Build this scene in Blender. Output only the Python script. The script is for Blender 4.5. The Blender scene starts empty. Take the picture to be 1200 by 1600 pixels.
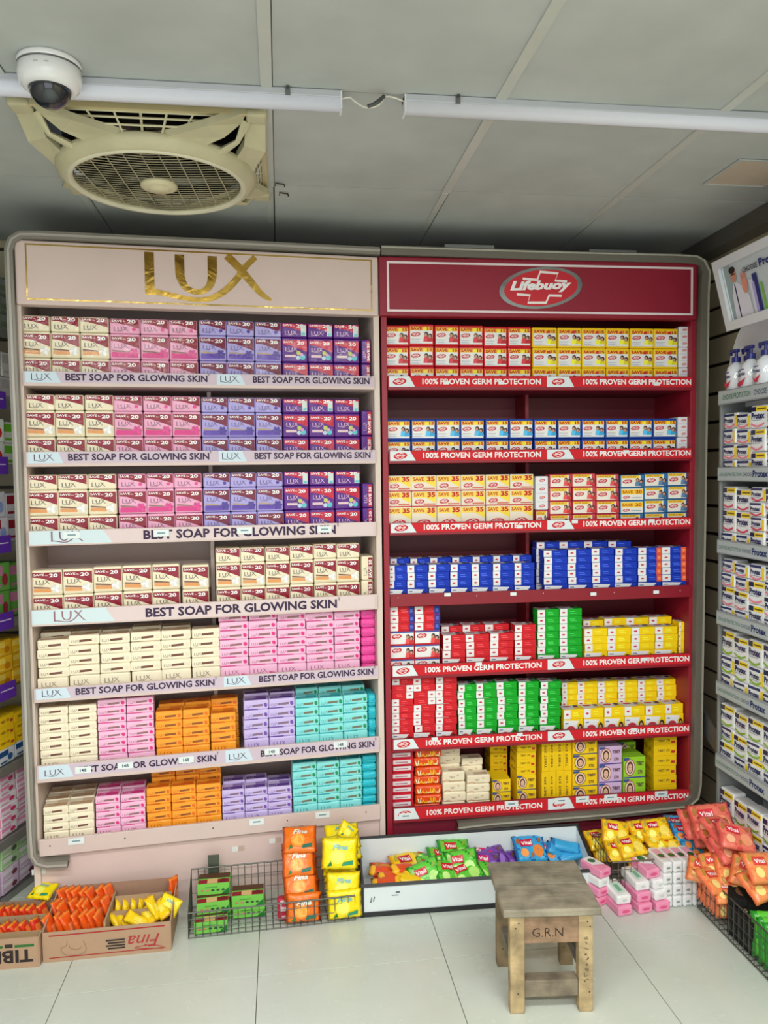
import bpy, bmesh, math, random
from mathutils import Vector, Matrix
R = math.radians
rnd = random.Random(7)
C = bpy.context.scene.collection
scene = bpy.context.scene

# ------------------------------------------------------------------ camera
H = 1.57                      # lens height above the floor
FPX = 1222.0                  # focal length in pixels of the 1200x1600 frame
def rotm(a, b, c):
    return Matrix.Rotation(c, 3, 'Z') @ Matrix.Rotation(a, 3, 'X') @ Matrix.Rotation(b, 3, 'Y')
RR = rotm(R(2.80102649), R(-7.56884388), R(-0.7250708))   # room (X right, Y down, Z in) -> camera
def cam2w(v):
    d = RR.transposed() @ Vector(v)
    return Vector((d.x, d.z, -d.y))
cd = bpy.data.cameras.new('camera'); cam = bpy.data.objects.new('camera', cd); C.objects.link(cam)
cd.sensor_fit = 'VERTICAL'; cd.sensor_height = 32; cd.lens = FPX / 1600 * 32; cd.clip_start = .05
mx = Matrix((cam2w((1, 0, 0)), cam2w((0, -1, 0)), cam2w((0, 0, -1)))).transposed().to_4x4()
mx.translation = (0, 0, H); cam.matrix_world = mx
scene.camera = cam
def ray(u, v): return cam2w(((u - 600) / FPX, (v - 800) / FPX, 1))
O = Vector((0, 0, H))
def at_z(u, v, z): d = ray(u, v); return O + d * ((z - H) / d.z)
def at_y(u, v, y): d = ray(u, v); return O + d * (y / d.y)
def at_x(u, v, x): d = ray(u, v); return O + d * (x / d.x)

# ------------------------------------------------------------------ light and exposure
scene.view_settings.view_transform = 'Standard'; scene.view_settings.look = 'None'
scene.view_settings.gamma = 1; scene.view_settings.use_curve_mapping = False
scene.view_settings.exposure = 0.0
w = bpy.data.worlds.new('shop_air'); scene.world = w; w.use_nodes = True
w.node_tree.nodes['Background'].inputs[0].default_value = (.86, .93, 1, 1)
w.node_tree.nodes['Background'].inputs[1].default_value = .34
def area(name, loc, sx, sy, power, col=(1, .98, .95), rot=(0, 0, 0)):
    l = bpy.data.lights.new(name, 'AREA'); l.shape = 'RECTANGLE'; l.size = sx; l.size_y = sy
    l.energy = power; l.color = col
    o = bpy.data.objects.new(name, l); C.objects.link(o); o.location = loc; o.rotation_euler = rot
    return o
area('ceiling_batten_light', (-.7, .75, 2.44), 1.2, .12, 27)
area('ceiling_batten_light', (.9, .75, 2.44), 1.2, .12, 27)
area('ceiling_batten_light', (-.7, -.6, 2.44), 1.2, .12, 46)
area('ceiling_batten_light', (.9, -.6, 2.44), 1.2, .12, 46)
area('rear_area_light', (0, -2.6, 1.3), 3.4, 2.2, 45, (.93, .97, 1), (R(90), 0, 0))  # unseen broad cool lamp behind the camera, facing the racks

# ------------------------------------------------------------------ materials
def lin(c):
    return tuple(((x / 255) / 12.92 if x / 255 <= .04045 else ((x / 255 + .055) / 1.055) ** 2.4) for x in c[:3])
def newmat(name):
    m = bpy.data.materials.new(name); m.use_nodes = True
    return m, m.node_tree, m.node_tree.nodes['Principled BSDF']
def finish(name, rough=.5, bump=0, bscale=40, metal=0, coat=0, spec=.5, dirt=0, stretch=None, dscale=6, hs=1.0):
    """printed surface: colour from the print attribute, finish from noise"""
    m, nt, b = newmat(name); N = nt.nodes; L = nt.links
    a = N.new('ShaderNodeAttribute'); a.attribute_name = 'print'
    col = a.outputs['Color']
    tc = N.new('ShaderNodeTexCoord')
    if dirt:
        n = N.new('ShaderNodeTexNoise'); n.inputs['Scale'].default_value = dscale; n.inputs['Detail'].default_value = 6
        L.new(tc.outputs['Object'], n.inputs['Vector'])
        r = N.new('ShaderNodeMapRange'); r.inputs[1].default_value = .35; r.inputs[2].default_value = .75
        r.inputs[3].default_value = 1; r.inputs[4].default_value = 1 - dirt
        L.new(n.outputs['Fac'], r.inputs[0])
        mu = N.new('ShaderNodeMix'); mu.data_type = 'RGBA'; mu.blend_type = 'MULTIPLY'; mu.inputs[0].default_value = 1
        L.new(col, mu.inputs[6]); L.new(r.outputs[0], mu.inputs[7]); col = mu.outputs[2]
    L.new(col, b.inputs['Base Color'])
    b.inputs['Roughness'].default_value = rough; b.inputs['Metallic'].default_value = metal
    b.inputs['Coat Weight'].default_value = coat; b.inputs['Coat Roughness'].default_value = .07
    b.inputs['Specular IOR Level'].default_value = spec
    if bump:
        oi = N.new('ShaderNodeObjectInfo'); ad = N.new('ShaderNodeVectorMath'); ad.operation = 'ADD'
        mp = N.new('ShaderNodeMapping'); mp.inputs['Scale'].default_value = stretch or (1, 1, 1)
        L.new(tc.outputs['Object'], ad.inputs[0]); L.new(oi.outputs['Random'], ad.inputs[1])
        L.new(ad.outputs[0], mp.inputs[0])
        n2 = N.new('ShaderNodeTexNoise'); n2.inputs['Scale'].default_value = bscale; n2.inputs['Detail'].default_value = 3
        n2.inputs['Distortion'].default_value = .8
        L.new(mp.outputs[0], n2.inputs['Vector'])
        bp = N.new('ShaderNodeBump'); bp.inputs['Strength'].default_value = bump; bp.inputs['Distance'].default_value = .004
        L.new(n2.outputs['Fac'], bp.inputs['Height']); L.new(bp.outputs[0], b.inputs['Normal'])
        if coat: L.new(bp.outputs[0], b.inputs['Coat Normal'])
    return m
FIN = {
    'paper': finish('printed_card', .6, .08, 30, spec=.25),
    'film': finish('shrink_film_over_card', .42, .7, 24, coat=.45, spec=.25),
    'wrap': finish('printed_soap_wrapper', .45, .35, 45, coat=.12, spec=.3),
    'foil': finish('crinkled_foil_wrapper', .34, 1.0, 34, coat=.35, spec=.35),
    'board': finish('painted_board', .45, .03, 60, dirt=.07),
    'wood': finish('worn_raw_wood', .75, .6, 9, dirt=.62, stretch=(1, 6, 6), dscale=16),
    'cardboard': finish('brown_cardboard', .85, .15, 60, dirt=.1),
    'plastic': finish('smooth_plastic', .35, 0),
    'grime': finish('yellowed_plastic', .5, .05, 30, dirt=.16, dscale=9),
    'metal': finish('grey_metal', .4, .05, 60, metal=.6, dirt=.15),
    'wire': finish('dull_wire', .45, 0, metal=.5),
    'gold': finish('gold_foil', .16, .5, 14, metal=1),
    'chrome': finish('chrome', .14, .25, 6, metal=1),
    'glossy': finish('gloss_plastic', .12, 0, coat=.6),
}
FN = list(FIN)

# ------------------------------------------------------------------ mesh builder
_txt = {}
def gettext(s, bold=.02, shear=0.0):
    k = (s, bold, shear)
    if k not in _txt:
        def mk(t):
            cu = bpy.data.curves.new('t', 'FONT'); cu.body = t; cu.size = 1; cu.offset = bold; cu.shear = shear
            cu.resolution_u = 2; cu.align_x = 'LEFT'
            o = bpy.data.objects.new('t', cu); me = bpy.data.meshes.new_from_object(o)
            v = [(p.co.x, p.co.y) for p in me.vertices]; f = [tuple(q.vertices) for q in me.polygons]
            bpy.data.objects.remove(o); bpy.data.meshes.remove(me); bpy.data.curves.remove(cu)
            return v, f
        hv, _ = mk('H'); cap = max(p[1] for p in hv)
        v, f = mk(s); x0 = min(p[0] for p in v); wd = (max(p[0] for p in v) - x0) / cap
        _txt[k] = ([((p[0] - x0) / cap, p[1] / cap) for p in v], f, wd)
    return _txt[k]

class B:
    def __init__(s, fin='paper'): s.v = []; s.f = []; s.c = []; s.m = []; s.fin = fin; s.smooth = False; s.sm = []
    def face(s, pts, col, fin=None):
        n = len(s.v); s.v += [tuple(p) for p in pts]; s.add(tuple(range(n, n + len(pts))), col, fin)
    def add(s, f, col, fin=None): s.f.append(f); s.c.append(col); s.m.append(FN.index(fin or s.fin)); s.sm.append(s.smooth)
    def box(s, x0, x1, y0, y1, z0, z1, col, fin=None, tf=None):
        p = [(x, y, z) for z in (z0, z1) for y in (y0, y1) for x in (x0, x1)]
        if tf: p = [tf(q) for q in p]
        n = len(s.v); s.v += [tuple(q) for q in p]
        for f in ((0, 2, 3, 1), (4, 5, 7, 6), (0, 1, 5, 4), (2, 6, 7, 3), (0, 4, 6, 2), (1, 3, 7, 5)):
            s.add(tuple(n + i for i in f), col, fin)
    def rbox(s, x0, x1, y0, y1, z0, z1, r, col, fin=None, cf=None, tf=None, nz=0, k=2):
        """box with rounded edges; cf(normal axis, centre) may give a face its own colour"""
        c = ((x0 + x1) / 2, (y0 + y1) / 2, (z0 + z1) / 2); h = ((x1 - x0) / 2, (y1 - y0) / 2, (z1 - z0) / 2)
        r = min(r, *h) * .999
        def co(hh): 
            a = [-hh + r * i / k for i in range(k + 1)]; return a + [-q for q in reversed(a)]
        key = {}
        for ax in range(3):
            for sg in (-1, 1):
                u, w_ = [(1, 2), (2, 0), (0, 1)][ax]
                U, W = co(h[u]), co(h[w_])
                for i in range(len(U) - 1):
                    for j in range(len(W) - 1):
                        q = []
                        for a, b_ in ((i, j), (i + 1, j), (i + 1, j + 1), (i, j + 1)):
                            p = [0, 0, 0]; p[ax] = sg * h[ax]; p[u] = U[a]; p[w_] = W[b_]
                            inn = [max(-(h[t] - r), min(h[t] - r, p[t])) for t in range(3)]
                            d = Vector([p[t] - inn[t] for t in range(3)])
                            if d.length > 1e-9: d = d.normalized() * r
                            P = tuple(c[t] + inn[t] + d[t] for t in range(3))
                            kk = tuple(round(t, 6) for t in P)
                            if kk not in key:
                                key[kk] = len(s.v)
                                PP = Vector(P)
                                if nz: PP += Vector((rnd.uniform(-nz, nz), rnd.uniform(-nz, nz), rnd.uniform(-nz, nz)))
                                s.v.append(tuple(tf(PP)) if tf else tuple(PP))
                            q.append(key[kk])
                        if sg < 0: q.reverse()
                        if len(set(q)) < 3: continue
                        cc = cf(ax, sg) if cf else None
                        s.add(tuple(dict.fromkeys(q)), cc or col, fin)
    def tube(s, pts, r, col, fin=None, n=6, closed=False):
        P = [Vector(p) for p in pts]; rings = []
        m = len(P)
        rr = r if isinstance(r, (list, tuple)) else [r] * m
        for i, p in enumerate(P):
            a = P[(i - 1) % m] if (closed or i) else p; b_ = P[(i + 1) % m] if (closed or i < m - 1) else p
            t = (b_ - a).normalized(); up = Vector((0, 0, 1)) if abs(t.z) < .9 else Vector((1, 0, 0))
            x = t.cross(up).normalized(); y = t.cross(x)
            rings.append([p + (x * math.cos(2 * math.pi * k / n) + y * math.sin(2 * math.pi * k / n)) * rr[i] for k in range(n)])
        b0 = len(s.v)
        for rg in rings: s.v += [tuple(q) for q in rg]
        for i in range(m if closed else m - 1):
            j = (i + 1) % m
            for k in range(n):
                s.add((b0 + i * n + k, b0 + i * n + (k + 1) % n, b0 + j * n + (k + 1) % n, b0 + j * n + k), col, fin)
        if not closed:
            s.add(tuple(b0 + k for k in reversed(range(n))), col, fin); s.add(tuple(b0 + (m - 1) * n + k for k in range(n)), col, fin)
    def lathe(s, prof, c, col, fin=None, n=24, axis='z', cf=None):
        b0 = len(s.v)
        for i, (r, z) in enumerate(prof):
            for k in range(n):
                a = 2 * math.pi * k / n
                if axis == 'z': s.v.append((c[0] + r * math.cos(a), c[1] + r * math.sin(a), c[2] + z))
                else: s.v.append((c[0] + r * math.cos(a), c[1] + z, c[2] + r * math.sin(a)))
        for i in range(len(prof) - 1):
            for k in range(n):
                s.add((b0 + i * n + k, b0 + i * n + (k + 1) % n, b0 + (i + 1) * n + (k + 1) % n, b0 + (i + 1) * n + k), cf(i) if cf else col, fin)
    def build(s, name, parent=None):
        me = bpy.data.meshes.new(name); me.from_pydata(s.v, [], s.f)
        used = sorted(set(s.m)); mp = {u: i for i, u in enumerate(used)}
        for u in used: me.materials.append(FIN[FN[u]])
        me.polygons.foreach_set('material_index', [mp[x] for x in s.m])
        me.polygons.foreach_set('use_smooth', s.sm)
        at = me.color_attributes.new('print', 'FLOAT_COLOR', 'CORNER')
        buf = []
        cache = {}
        for f, c in zip(s.f, s.c):
            if c not in cache: cache[c] = lin(c) + (1,)
            buf += list(cache[c]) * len(f)
        at.data.foreach_set('color', buf)
        me.update()
        o = bpy.data.objects.new(name, me); C.objects.link(o)
        if parent: o.parent = parent
        return o

class Fr:
    """a flat printing area: origin, unit vectors u, v; layers sit a hair above each other"""
    def __init__(s, b, o, u, v, step=.00035, fin=None):
        s.b = b; s.o = Vector(o); s.u = Vector(u); s.v = Vector(v); s.n = s.u.cross(s.v).normalized(); s.k = 1; s.st = step; s.fin = fin
    def P(s, x, y, k=None): return s.o + s.u * x + s.v * y + s.n * (s.st * (s.k if k is None else k))
    def up(s): s.k += 1; return s
    def poly(s, pts, col, fin=None): s.b.face([s.P(x, y) for x, y in pts], col, fin or s.fin); s.k += .25
    def rect(s, x0, y0, x1, y1, col, fin=None): s.poly([(x0, y0), (x1, y0), (x1, y1), (x0, y1)], col, fin)
    def ell(s, cx, cy, rx, ry, col, n=16, rot=0, fin=None):
        ca, sa = math.cos(rot), math.sin(rot); pts = []
        for i in range(n):
            a = 2 * math.pi * i / n; x, y = rx * math.cos(a), ry * math.sin(a); pts.append((cx + x * ca - y * sa, cy + x * sa + y * ca))
        s.poly(pts, col, fin)
    def text(s, t, x, y, h, col, bold=.02, shear=0, align='l', wfit=None, fin=None, rot=0):
        v, f, wd = gettext(t, bold, shear); sx = h if wfit is None else wfit / wd
        off = {'l': 0, 'c': -.5, 'r': -1}[align] * wd * sx; n = len(s.b.v)
        ca, sa = math.cos(rot), math.sin(rot)
        for a, b_ in v:
            X, Y = off + a * sx, b_ * h
            s.b.v.append(tuple(s.P(x + X * ca - Y * sa, y + X * sa + Y * ca)))
        for q in f: s.b.add(tuple(n + i for i in q), col, fin or s.fin)
        s.k += .25
        return wd * sx
    def stroke(s, pts, ws, col, fin=None):
        n = len(pts); ws = ws if isinstance(ws, (list, tuple)) else [ws] * n; A = []; D = []
        for i in range(n):
            a = pts[max(i - 1, 0)]; b_ = pts[min(i + 1, n - 1)]; dx, dy = b_[0] - a[0], b_[1] - a[1]; l = math.hypot(dx, dy) or 1
            nx, ny = -dy / l * ws[i] / 2, dx / l * ws[i] / 2
            A.append((pts[i][0] + nx, pts[i][1] + ny)); D.append((pts[i][0] - nx, pts[i][1] - ny))
        for i in range(n - 1): s.b.face([s.P(*q) for q in (D[i], D[i + 1], A[i + 1], A[i])], col, fin or s.fin)
        s.k += .25

def spline(pts, n=6):
    out = []
    P = [pts[0]] + list(pts) + [pts[-1]]
    for i in range(1, len(P) - 2):
        for j in range(n):
            t = j / n; a, b_, c, d = P[i - 1], P[i], P[i + 1], P[i + 2]
            out.append(tuple(.5 * (2 * b_[k] + (c[k] - a[k]) * t + (2 * a[k] - 5 * b_[k] + 4 * c[k] - d[k]) * t * t + (-a[k] + 3 * b_[k] - 3 * c[k] + d[k]) * t ** 3) for k in range(len(b_))))
    return out + [tuple(pts[-1])]

def lux(F, x, y, h, col, fin=None, n=5, wsc=1.0):
    """the three-letter swoosh mark; x, y lower left of L, h letter height"""
    q = h / 330 * 1.0
    def g(p): return (x + (p[0] - 130) * q, y + (400 - p[1] + .05 * (p[0] - 130)) * q)
    W = wsc * q
    F.poly([g((130, 68)), g((130, 400)), g((200, 398)), g((200, 71))][::-1] if False else [g((130, 400)), g((132 + 70 * wsc, 398)), g((132 + 70 * wsc, 71)), g((130, 68))], col, fin)
    sw = spline([(135, 376), (220, 380), (330, 405), (430, 430), (540, 443), (640, 430), (740, 375), (830, 290), (900, 195), (985, 112)], n)
    ws = [W * (46 - 10 * math.sin(math.pi * i / (len(sw) - 1)) + 14 * math.sin(math.pi * min(1, max(0, i / (len(sw) - 1) * 2 - .9)))) for i in range(len(sw))]
    F.stroke([g(p) for p in sw], ws, col, fin)
    u = spline([(395, 90), (396, 200), (402, 270), (440, 345), (525, 384), (605, 355), (640, 285), (646, 200), (647, 104)], n)
    F.stroke([g(p) for p in u], [W * (72 - 30 * math.sin(math.pi * i / (len(u) - 1)) ** 4) for i in range(len(u))], col, fin)
    xs = spline([(760, 100), (850, 190), (940, 300), (1030, 405), (1105, 455)], n)
    F.stroke([g(p) for p in xs], [W * (62 - 44 * (i / (len(xs) - 1)) ** 3) for i in range(len(xs))], col, fin)

def buoy(F, cx, cy, w_, full=True, ring=(225, 225, 225), finr=None):
    """oval badge with a cross outline and slanted lettering"""
    q = w_ / 910; rot = R(7)
    def g(p): return (cx + (p[0] - 600) * q, cy + (365 - p[1]) * q)
    n = 40 if full else 16
    F.ell(cx, cy, 460 * q, 218 * q, ring, n, rot, finr)
    F.ell(cx + 2 * q, cy + (0 if full else 0), 408 * q, 190 * q, (205, 35, 50), n, rot)
    up = [(400, 272), (560, 282), (592, 196), (790, 210), (756, 285), (888, 292)]
    dn = [(335, 438), (480, 445), (455, 523), (655, 521), (690, 443), (828, 445)]
    for pl in (up, dn): F.stroke([g(p) for p in spline(pl, 1)], (27 if full else 36) * q, (250, 240, 240))
    if full:
        F.text('Lifebuoy', *g((262, 392)), 92 * q, (250, 248, 250), .05, .28, wfit=680 * q, rot=R(2.2))
    else:
        F.text('Lifebuoy', *g((240, 400)), 100 * q, (250, 240, 240), .04, .28, wfit=700 * q, rot=R(2))

def tag(o, label=None, cat=None, group=None, kind=None):
    if label: o['label'] = label
    if cat: o['category'] = cat
    if group: o['group'] = group
    if kind: o['kind'] = kind
    return o
def thing(name, label, cat, loc=(0, 0, 0), rz=0, group=None):
    o = bpy.data.objects.new(name, None); C.objects.link(o); o.location = loc; o.rotation_euler = (0, 0, rz); o.empty_display_size = .05
    return tag(o, label, cat, group)
def struct(b, name, parent=None):
    o = b.build(name, parent)
    if not parent: o['kind'] = 'structure'
    return o
ORD = ['first', 'second', 'third', 'fourth', 'fifth', 'sixth', 'seventh', 'eighth', 'ninth', 'tenth', 'eleventh', 'twelfth', 'thirteenth', 'fourteenth']

# ------------------------------------------------------------------ room shell
CZ = 2.52
def tilemat():
    m, nt, b = newmat('polished_floor_tile'); N = nt.nodes; L = nt.links
    g = N.new('ShaderNodeNewGeometry'); n = N.new('ShaderNodeTexNoise'); n.inputs['Scale'].default_value = 3; n.inputs['Detail'].default_value = 8
    L.new(g.outputs['Position'], n.inputs['Vector'])
    r = N.new('ShaderNodeValToRGB'); r.color_ramp.elements[0].position = .3; r.color_ramp.elements[1].position = .7
    r.color_ramp.elements[0].color = lin((196, 205, 194)) + (1,); r.color_ramp.elements[1].color = lin((206, 214, 205)) + (1,)
    L.new(n.outputs['Fac'], r.inputs[0]); L.new(r.outputs[0], b.inputs['Base Color'])
    n2 = N.new('ShaderNodeTexNoise'); n2.inputs['Scale'].default_value = 14; L.new(g.outputs['Position'], n2.inputs['Vector'])
    mr = N.new('ShaderNodeMapRange'); mr.inputs[3].default_value = .16; mr.inputs[4].default_value = .34
    L.new(n2.outputs['Fac'], mr.inputs[0]); L.new(mr.outputs[0], b.inputs['Roughness'])
    return m
FIN['tile'] = tilemat(); FN.append('tile')
def ceilmat():
    m, nt, b = newmat('ceiling_board'); N = nt.nodes; L = nt.links
    g = N.new('ShaderNodeNewGeometry'); n = N.new('ShaderNodeTexNoise'); n.inputs['Scale'].default_value = 5; n.inputs['Detail'].default_value = 8
    L.new(g.outputs['Position'], n.inputs['Vector'])
    r = N.new('ShaderNodeValToRGB'); r.color_ramp.elements[0].position = .3; r.color_ramp.elements[1].position = .72
    r.color_ramp.elements[0].color = lin((176, 181, 180)) + (1,); r.color_ramp.elements[1].color = lin((190, 195, 194)) + (1,)
    L.new(n.outputs['Fac'], r.inputs[0]); L.new(r.outputs[0], b.inputs['Base Color']); b.inputs['Roughness'].default_value = .75
    return m
FIN['ceil'] = ceilmat(); FN.append('ceil')
b = B('tile')
xl = [-.698 + .6 * i - 1.8 for i in range(9)]; yl = [2.416 + .6 * i - 5.4 for i in range(12)]
b.box(-2.6, 2.4, -3.1, 4.2, -.05, -.003, (120, 118, 108), 'board')
for x in xl:
    for y in yl: b.rbox(x + .0012, x + .5988, y + .0012, y + .5988, -.02, 0, .0008, (200, 200, 200), k=1)
struct(b, 'floor')
b = B('ceil')
cx = [-2.5, -1.85, -1.24, -.62, -.0, .59, 1.2, 1.82, 2.4]; cy = [-3.1, -2.5, -1.9, -1.25, -.6, .05, .69, 1.34, 1.99, 2.64, 3.3]
for i in range(len(cx) - 1):
    for j in range(len(cy) - 1):
        if cx[i] == -.62 and cy[j] == 1.99: continue
        dz = rnd.uniform(0, .002); tilt = .012 if j == 9 else 0
        b.box(cx[i] + .002, cx[i + 1] - .002, cy[j] + .002, cy[j + 1] - .002, CZ + dz, CZ + .012 + dz, (200, 200, 200),
              tf=lambda p, y0=cy[j], t=tilt: (p[0], p[1], p[2] - (0 if t == 0 else t * min(1, (p[1] - y0) / .66))))
b.box(-2.6, 2.5, -3.1, 3.4, CZ + .35, CZ + .37, (40, 40, 38), 'board')
for q in ((-2.6, 2.5, -3.1, 1.985), (-2.6, 2.5, 2.80, 3.4), (-2.6, -.66, 1.985, 2.80), (-.006, 2.5, 1.985, 2.80)): b.box(*q, CZ + .016, CZ + .02, (30, 30, 28), 'board')  # backing sheets added over the tiles to stop light leaking through joints
struct(b, 'ceiling')
n = 1
for x in cx[2:7]:
    b = B('board'); b.box(x - .028, x, -3, 2.64, CZ - .004, CZ + .001, (196, 199, 194)); b.box(x - .026, x - .004, 2.645, 3.28, CZ - .006, CZ + .002, (196, 199, 194))
    struct(b, 'trim_%d' % n); n += 1
def slatwall(name, f, length, z0, z1, col):
    b = B('board'); z = z0
    while z < z1:
        b.box(0, length, .012, .02, z, z + .118, (40, 34, 30), tf=f); b.box(0, length, 0, .012, z + .007, min(z + .111, z1), col, tf=f); z += .118
    struct(b, name)
slatwall('wall_back', lambda p: (p[0] - 2.3, p[1] + 3.32, p[2]), 4.6, 0, CZ, (186, 177, 148))
slatwall('wall_right', lambda p: (1.82 + p[1], 3.32 - p[0], p[2]), 6.2, 0, CZ, (186, 177, 148))
b = B('board'); b.box(-2.05, -2.0, -3, 3.32, 0, CZ, (190, 186, 176)); struct(b, 'wall_left')
b = B('board'); b.box(1.74, 1.815, -3, 3.3, CZ - .07, CZ - .005, (90, 86, 80)); struct(b, 'trim_%d' % n)

# ------------------------------------------------------------------ ceiling objects
def fan():
    fx, fy = -.335, 2.41; zc = CZ
    t = thing('ceiling_fan', 'yellowed square louvre fan with round grille set in the ceiling', 'fan', (fx, fy, zc))
    cr = (206, 200, 166); S = .315; RZ = -.085
    b = B('grime')
    for s in (-1, 1):
        b.box(-S, S, s * S - (.012 if s > 0 else 0), s * S + (.012 if s < 0 else 0), -.018, .002, (212, 196, 150))
        b.box(s * S - (.012 if s > 0 else 0), s * S + (.012 if s < 0 else 0), -S, S, -.0175, .0015, (212, 196, 150))
    b.build('ceiling_frame', t)
    b = B('grime'); b.smooth = True
    # ring body
    b.lathe([(.236, RZ - .004), (.244, RZ - .012), (.262, RZ - .008), (.278, RZ + .006), (.285, RZ + .022), (.278, RZ + .03), (.236, RZ + .012), (.236, RZ - .004)], (0, 0, 0), cr, n=64)
    b.lathe([(.236, RZ - .006), (.242, RZ - .014), (.25, RZ - .0145), (.254, RZ - .008)], (0, 0, 0), (226, 222, 196), n=64)
    b.build('ring', t)
    for k in range(4):
        a0 = math.pi / 4 + k * math.pi / 2
        b = B('grime')
        def pt(r, a, z): return (r * math.cos(a0 + a), r * math.sin(a0 + a), z)
        cor = S * math.sqrt(2) - .03
        zr, zk = RZ + .012, -.012
        for sg in (-1, 1):
            o0 = pt(.268, sg * R(38), zr); o1 = pt(.355, sg * R(17), -.052); o2 = pt(cor, sg * R(4.5), zk)
            i0 = pt(.268, sg * R(13), zr); i1 = pt(.33, sg * R(6), -.055); i2 = pt(cor - .05, sg * R(1.2), zk - .008)
            dn = Vector((0, 0, -.0)); up = Vector((0, 0, .02))
            for A, D, A2, D2 in ((o0, i0, o1, i1), (o1, i1, o2, i2)):
                q = [Vector(A), Vector(D), Vector(D2), Vector(A2)]
                b.face(q, cr); b.face([p + up for p in q], cr)
                b.face([q[0], q[3], q[3] + up, q[0] + up], cr); b.face([q[1], q[2], q[2] + up, q[1] + up], cr)
        b.tube([pt(.268, 0, zr + .004), pt(.34, 0, -.058), pt(cor - .04, 0, zk - .002)], [.012, .007, .014], cr, n=6)
        b.rbox(-.028, .028, -.028, .028, -.024, .0, .01, cr, tf=lambda p: (p[0] + S * .955 * math.cos(a0) * 1.38, p[1] + S * .955 * math.sin(a0) * 1.38, p[2]))
        # web joining the arm to the ring
        q = [pt(.262, R(-40), zr), pt(.262, R(40), zr), pt(.283, R(26), zr + .006), pt(.29, 0, zr + .004), pt(.283, R(-26), zr + .006)]
        b.face(q, cr); b.build('corner_arm', t)
    for k in range(4):
        a = k * math.pi / 2; ca, sa = math.cos(a), math.sin(a); b = B('grime')
        tf = lambda x, y, z: (x * ca - y * sa, x * sa + y * ca, z)
        for i, (yy, zz, hw) in enumerate(((.285, -.045, .12), (.293, -.03, .155), (.3, -.018, .19))):
            b.tube([tf(-hw, yy, zz), tf(hw, yy, zz)], .0032, cr, n=4)
        for xx in (-.11, -.055, 0, .055, .11): b.tube([tf(xx * .9, .275, -.062), tf(xx * 1.25, .303, -.012)], .0034, cr, n=4)
        b.build('side_louvre', t)
    b = B('grime')
    for i in range(27):
        y = -.222 + i * .444 / 26; hw = math.sqrt(max(0, .236 ** 2 - y * y))
        b.tube([(-hw, y, RZ), (-hw / 2, y + .004, RZ - .004), (0, y + .006, RZ - .006), (hw / 2, y + .004, RZ - .004), (hw, y, RZ)], .0016, (150, 142, 114), n=4)
    for i in range(9):
        x = -.19 + i * .38 / 8; hw = math.sqrt(max(0, .236 ** 2 - x * x))
        b.tube([(x - .02, -hw * .98, RZ - .001), (x, 0, RZ - .009), (x + .01, hw * .99, RZ - .001)], .0018, (186, 178, 144), n=4)
    b.build('grille', t)
    b = B('grime'); b.smooth = True
    b.lathe([(.0, -.026), (.028, -.026), (.03, -.021), (.038, -.022), (.052, -.016), (.054, -.006), (.0, -.006)], (0, 0, RZ), (222, 214, 178), n=32)
    h = b.build('hub_cap', t)
    b = B('plastic')
    for k in range(5):
        a = 2 * math.pi * k / 5
        pts = []
        for r_, w_, z in ((.04, .03, .0), (.12, .055, .004), (.2, .07, .008)):
            pts.append((r_, w_, z))
        for (r1, w1, z1), (r2, w2, z2) in zip(pts, pts[1:]):
            q = []
            for r_, w_, zz in ((r1, -w1, -.012), (r1, w1, .012), (r2, w2, .016), (r2, -w2, -.016)):
                q.append((r_ * math.cos(a) - w_ * math.sin(a), r_ * math.sin(a) + w_ * math.cos(a), .02 + zz))
            b.face(q, (44, 42, 38)); b.face([(p[0], p[1], p[2] + .003) for p in q], (44, 42, 38))
    b.lathe([(0, 0), (.06, 0), (.06, .06), (0, .06)], (0, 0, .01), (40, 38, 34), n=20)
    b.build('fan_blades', t)
    b = B('metal')
    b.lathe([(.262, -.03), (.262, .16), (.0, .16)], (0, 0, 0), (34, 32, 30), n=32); b.build('housing', t)
fan()

def batten(x0, x1, label):
    t = thing('batten_light', label, 'light fixture', (x0, 2.0, CZ))
    L_ = x1 - x0
    b = B('plastic'); b.rbox(0, L_, -.022, .022, -.018, 0, .003, (188, 191, 200)); b.build('housing', t)
    b = B('plastic'); b.smooth = True
    prof = [(-.02, -.018), (-.019, -.032), (-.012, -.041), (0, -.044), (.012, -.041), (.019, -.032), (.02, -.018)]
    n0 = len(b.v)
    for x in (.004, L_ - .004):
        b.v += [(x, y, z) for y, z in prof]
    for i in range(len(prof) - 1): b.add((n0 + i, n0 + i + 1, n0 + 7 + i + 1, n0 + 7 + i), (222, 224, 238))
    b.add(tuple(n0 + i for i in range(7)), (222, 224, 238)); b.add(tuple(n0 + 7 + i for i in reversed(range(7))), (235, 235, 245))
    b.build('diffuser', t)
    for x in (.0, L_ - .005):
        b = B('plastic'); b.rbox(x, x + .005, -.0225, .0225, -.044, -.0005, .002, (228, 230, 238)); b.build('end_cap', t)
    for x in ((L_ - .14, .16) if x0 < 0 else (.13, L_ * .82)):
        b = B('metal'); b.box(x, x + .012, -.026, -.022, -.02, -.0, (130, 130, 130)); b.box(x + .003, x + .009, -.032, -.026, -.006, -.001, (90, 90, 90)); b.build('mounting_clip', t)
batten(-1.05, .172, 'white tube batten light ending beside the domed camera, nearer the square fan')
batten(.328, 1.55, 'white tube batten light over the red shelving, running past the picture edge')
b = B('plastic'); p0 = Vector((.172, 1.995, CZ - .014))
b.tube([tuple(p0 + Vector(q)) for q in spline([(0, 0, 0), (.02, -.004, .002), (.035, -.01, -.012), (.06, -.02, -.028), (.09, -.02, -.02), (.108, -.01, .005), (.13, 0, .01), (.157, 0, .002)])], .0022, (225, 222, 210))
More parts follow.
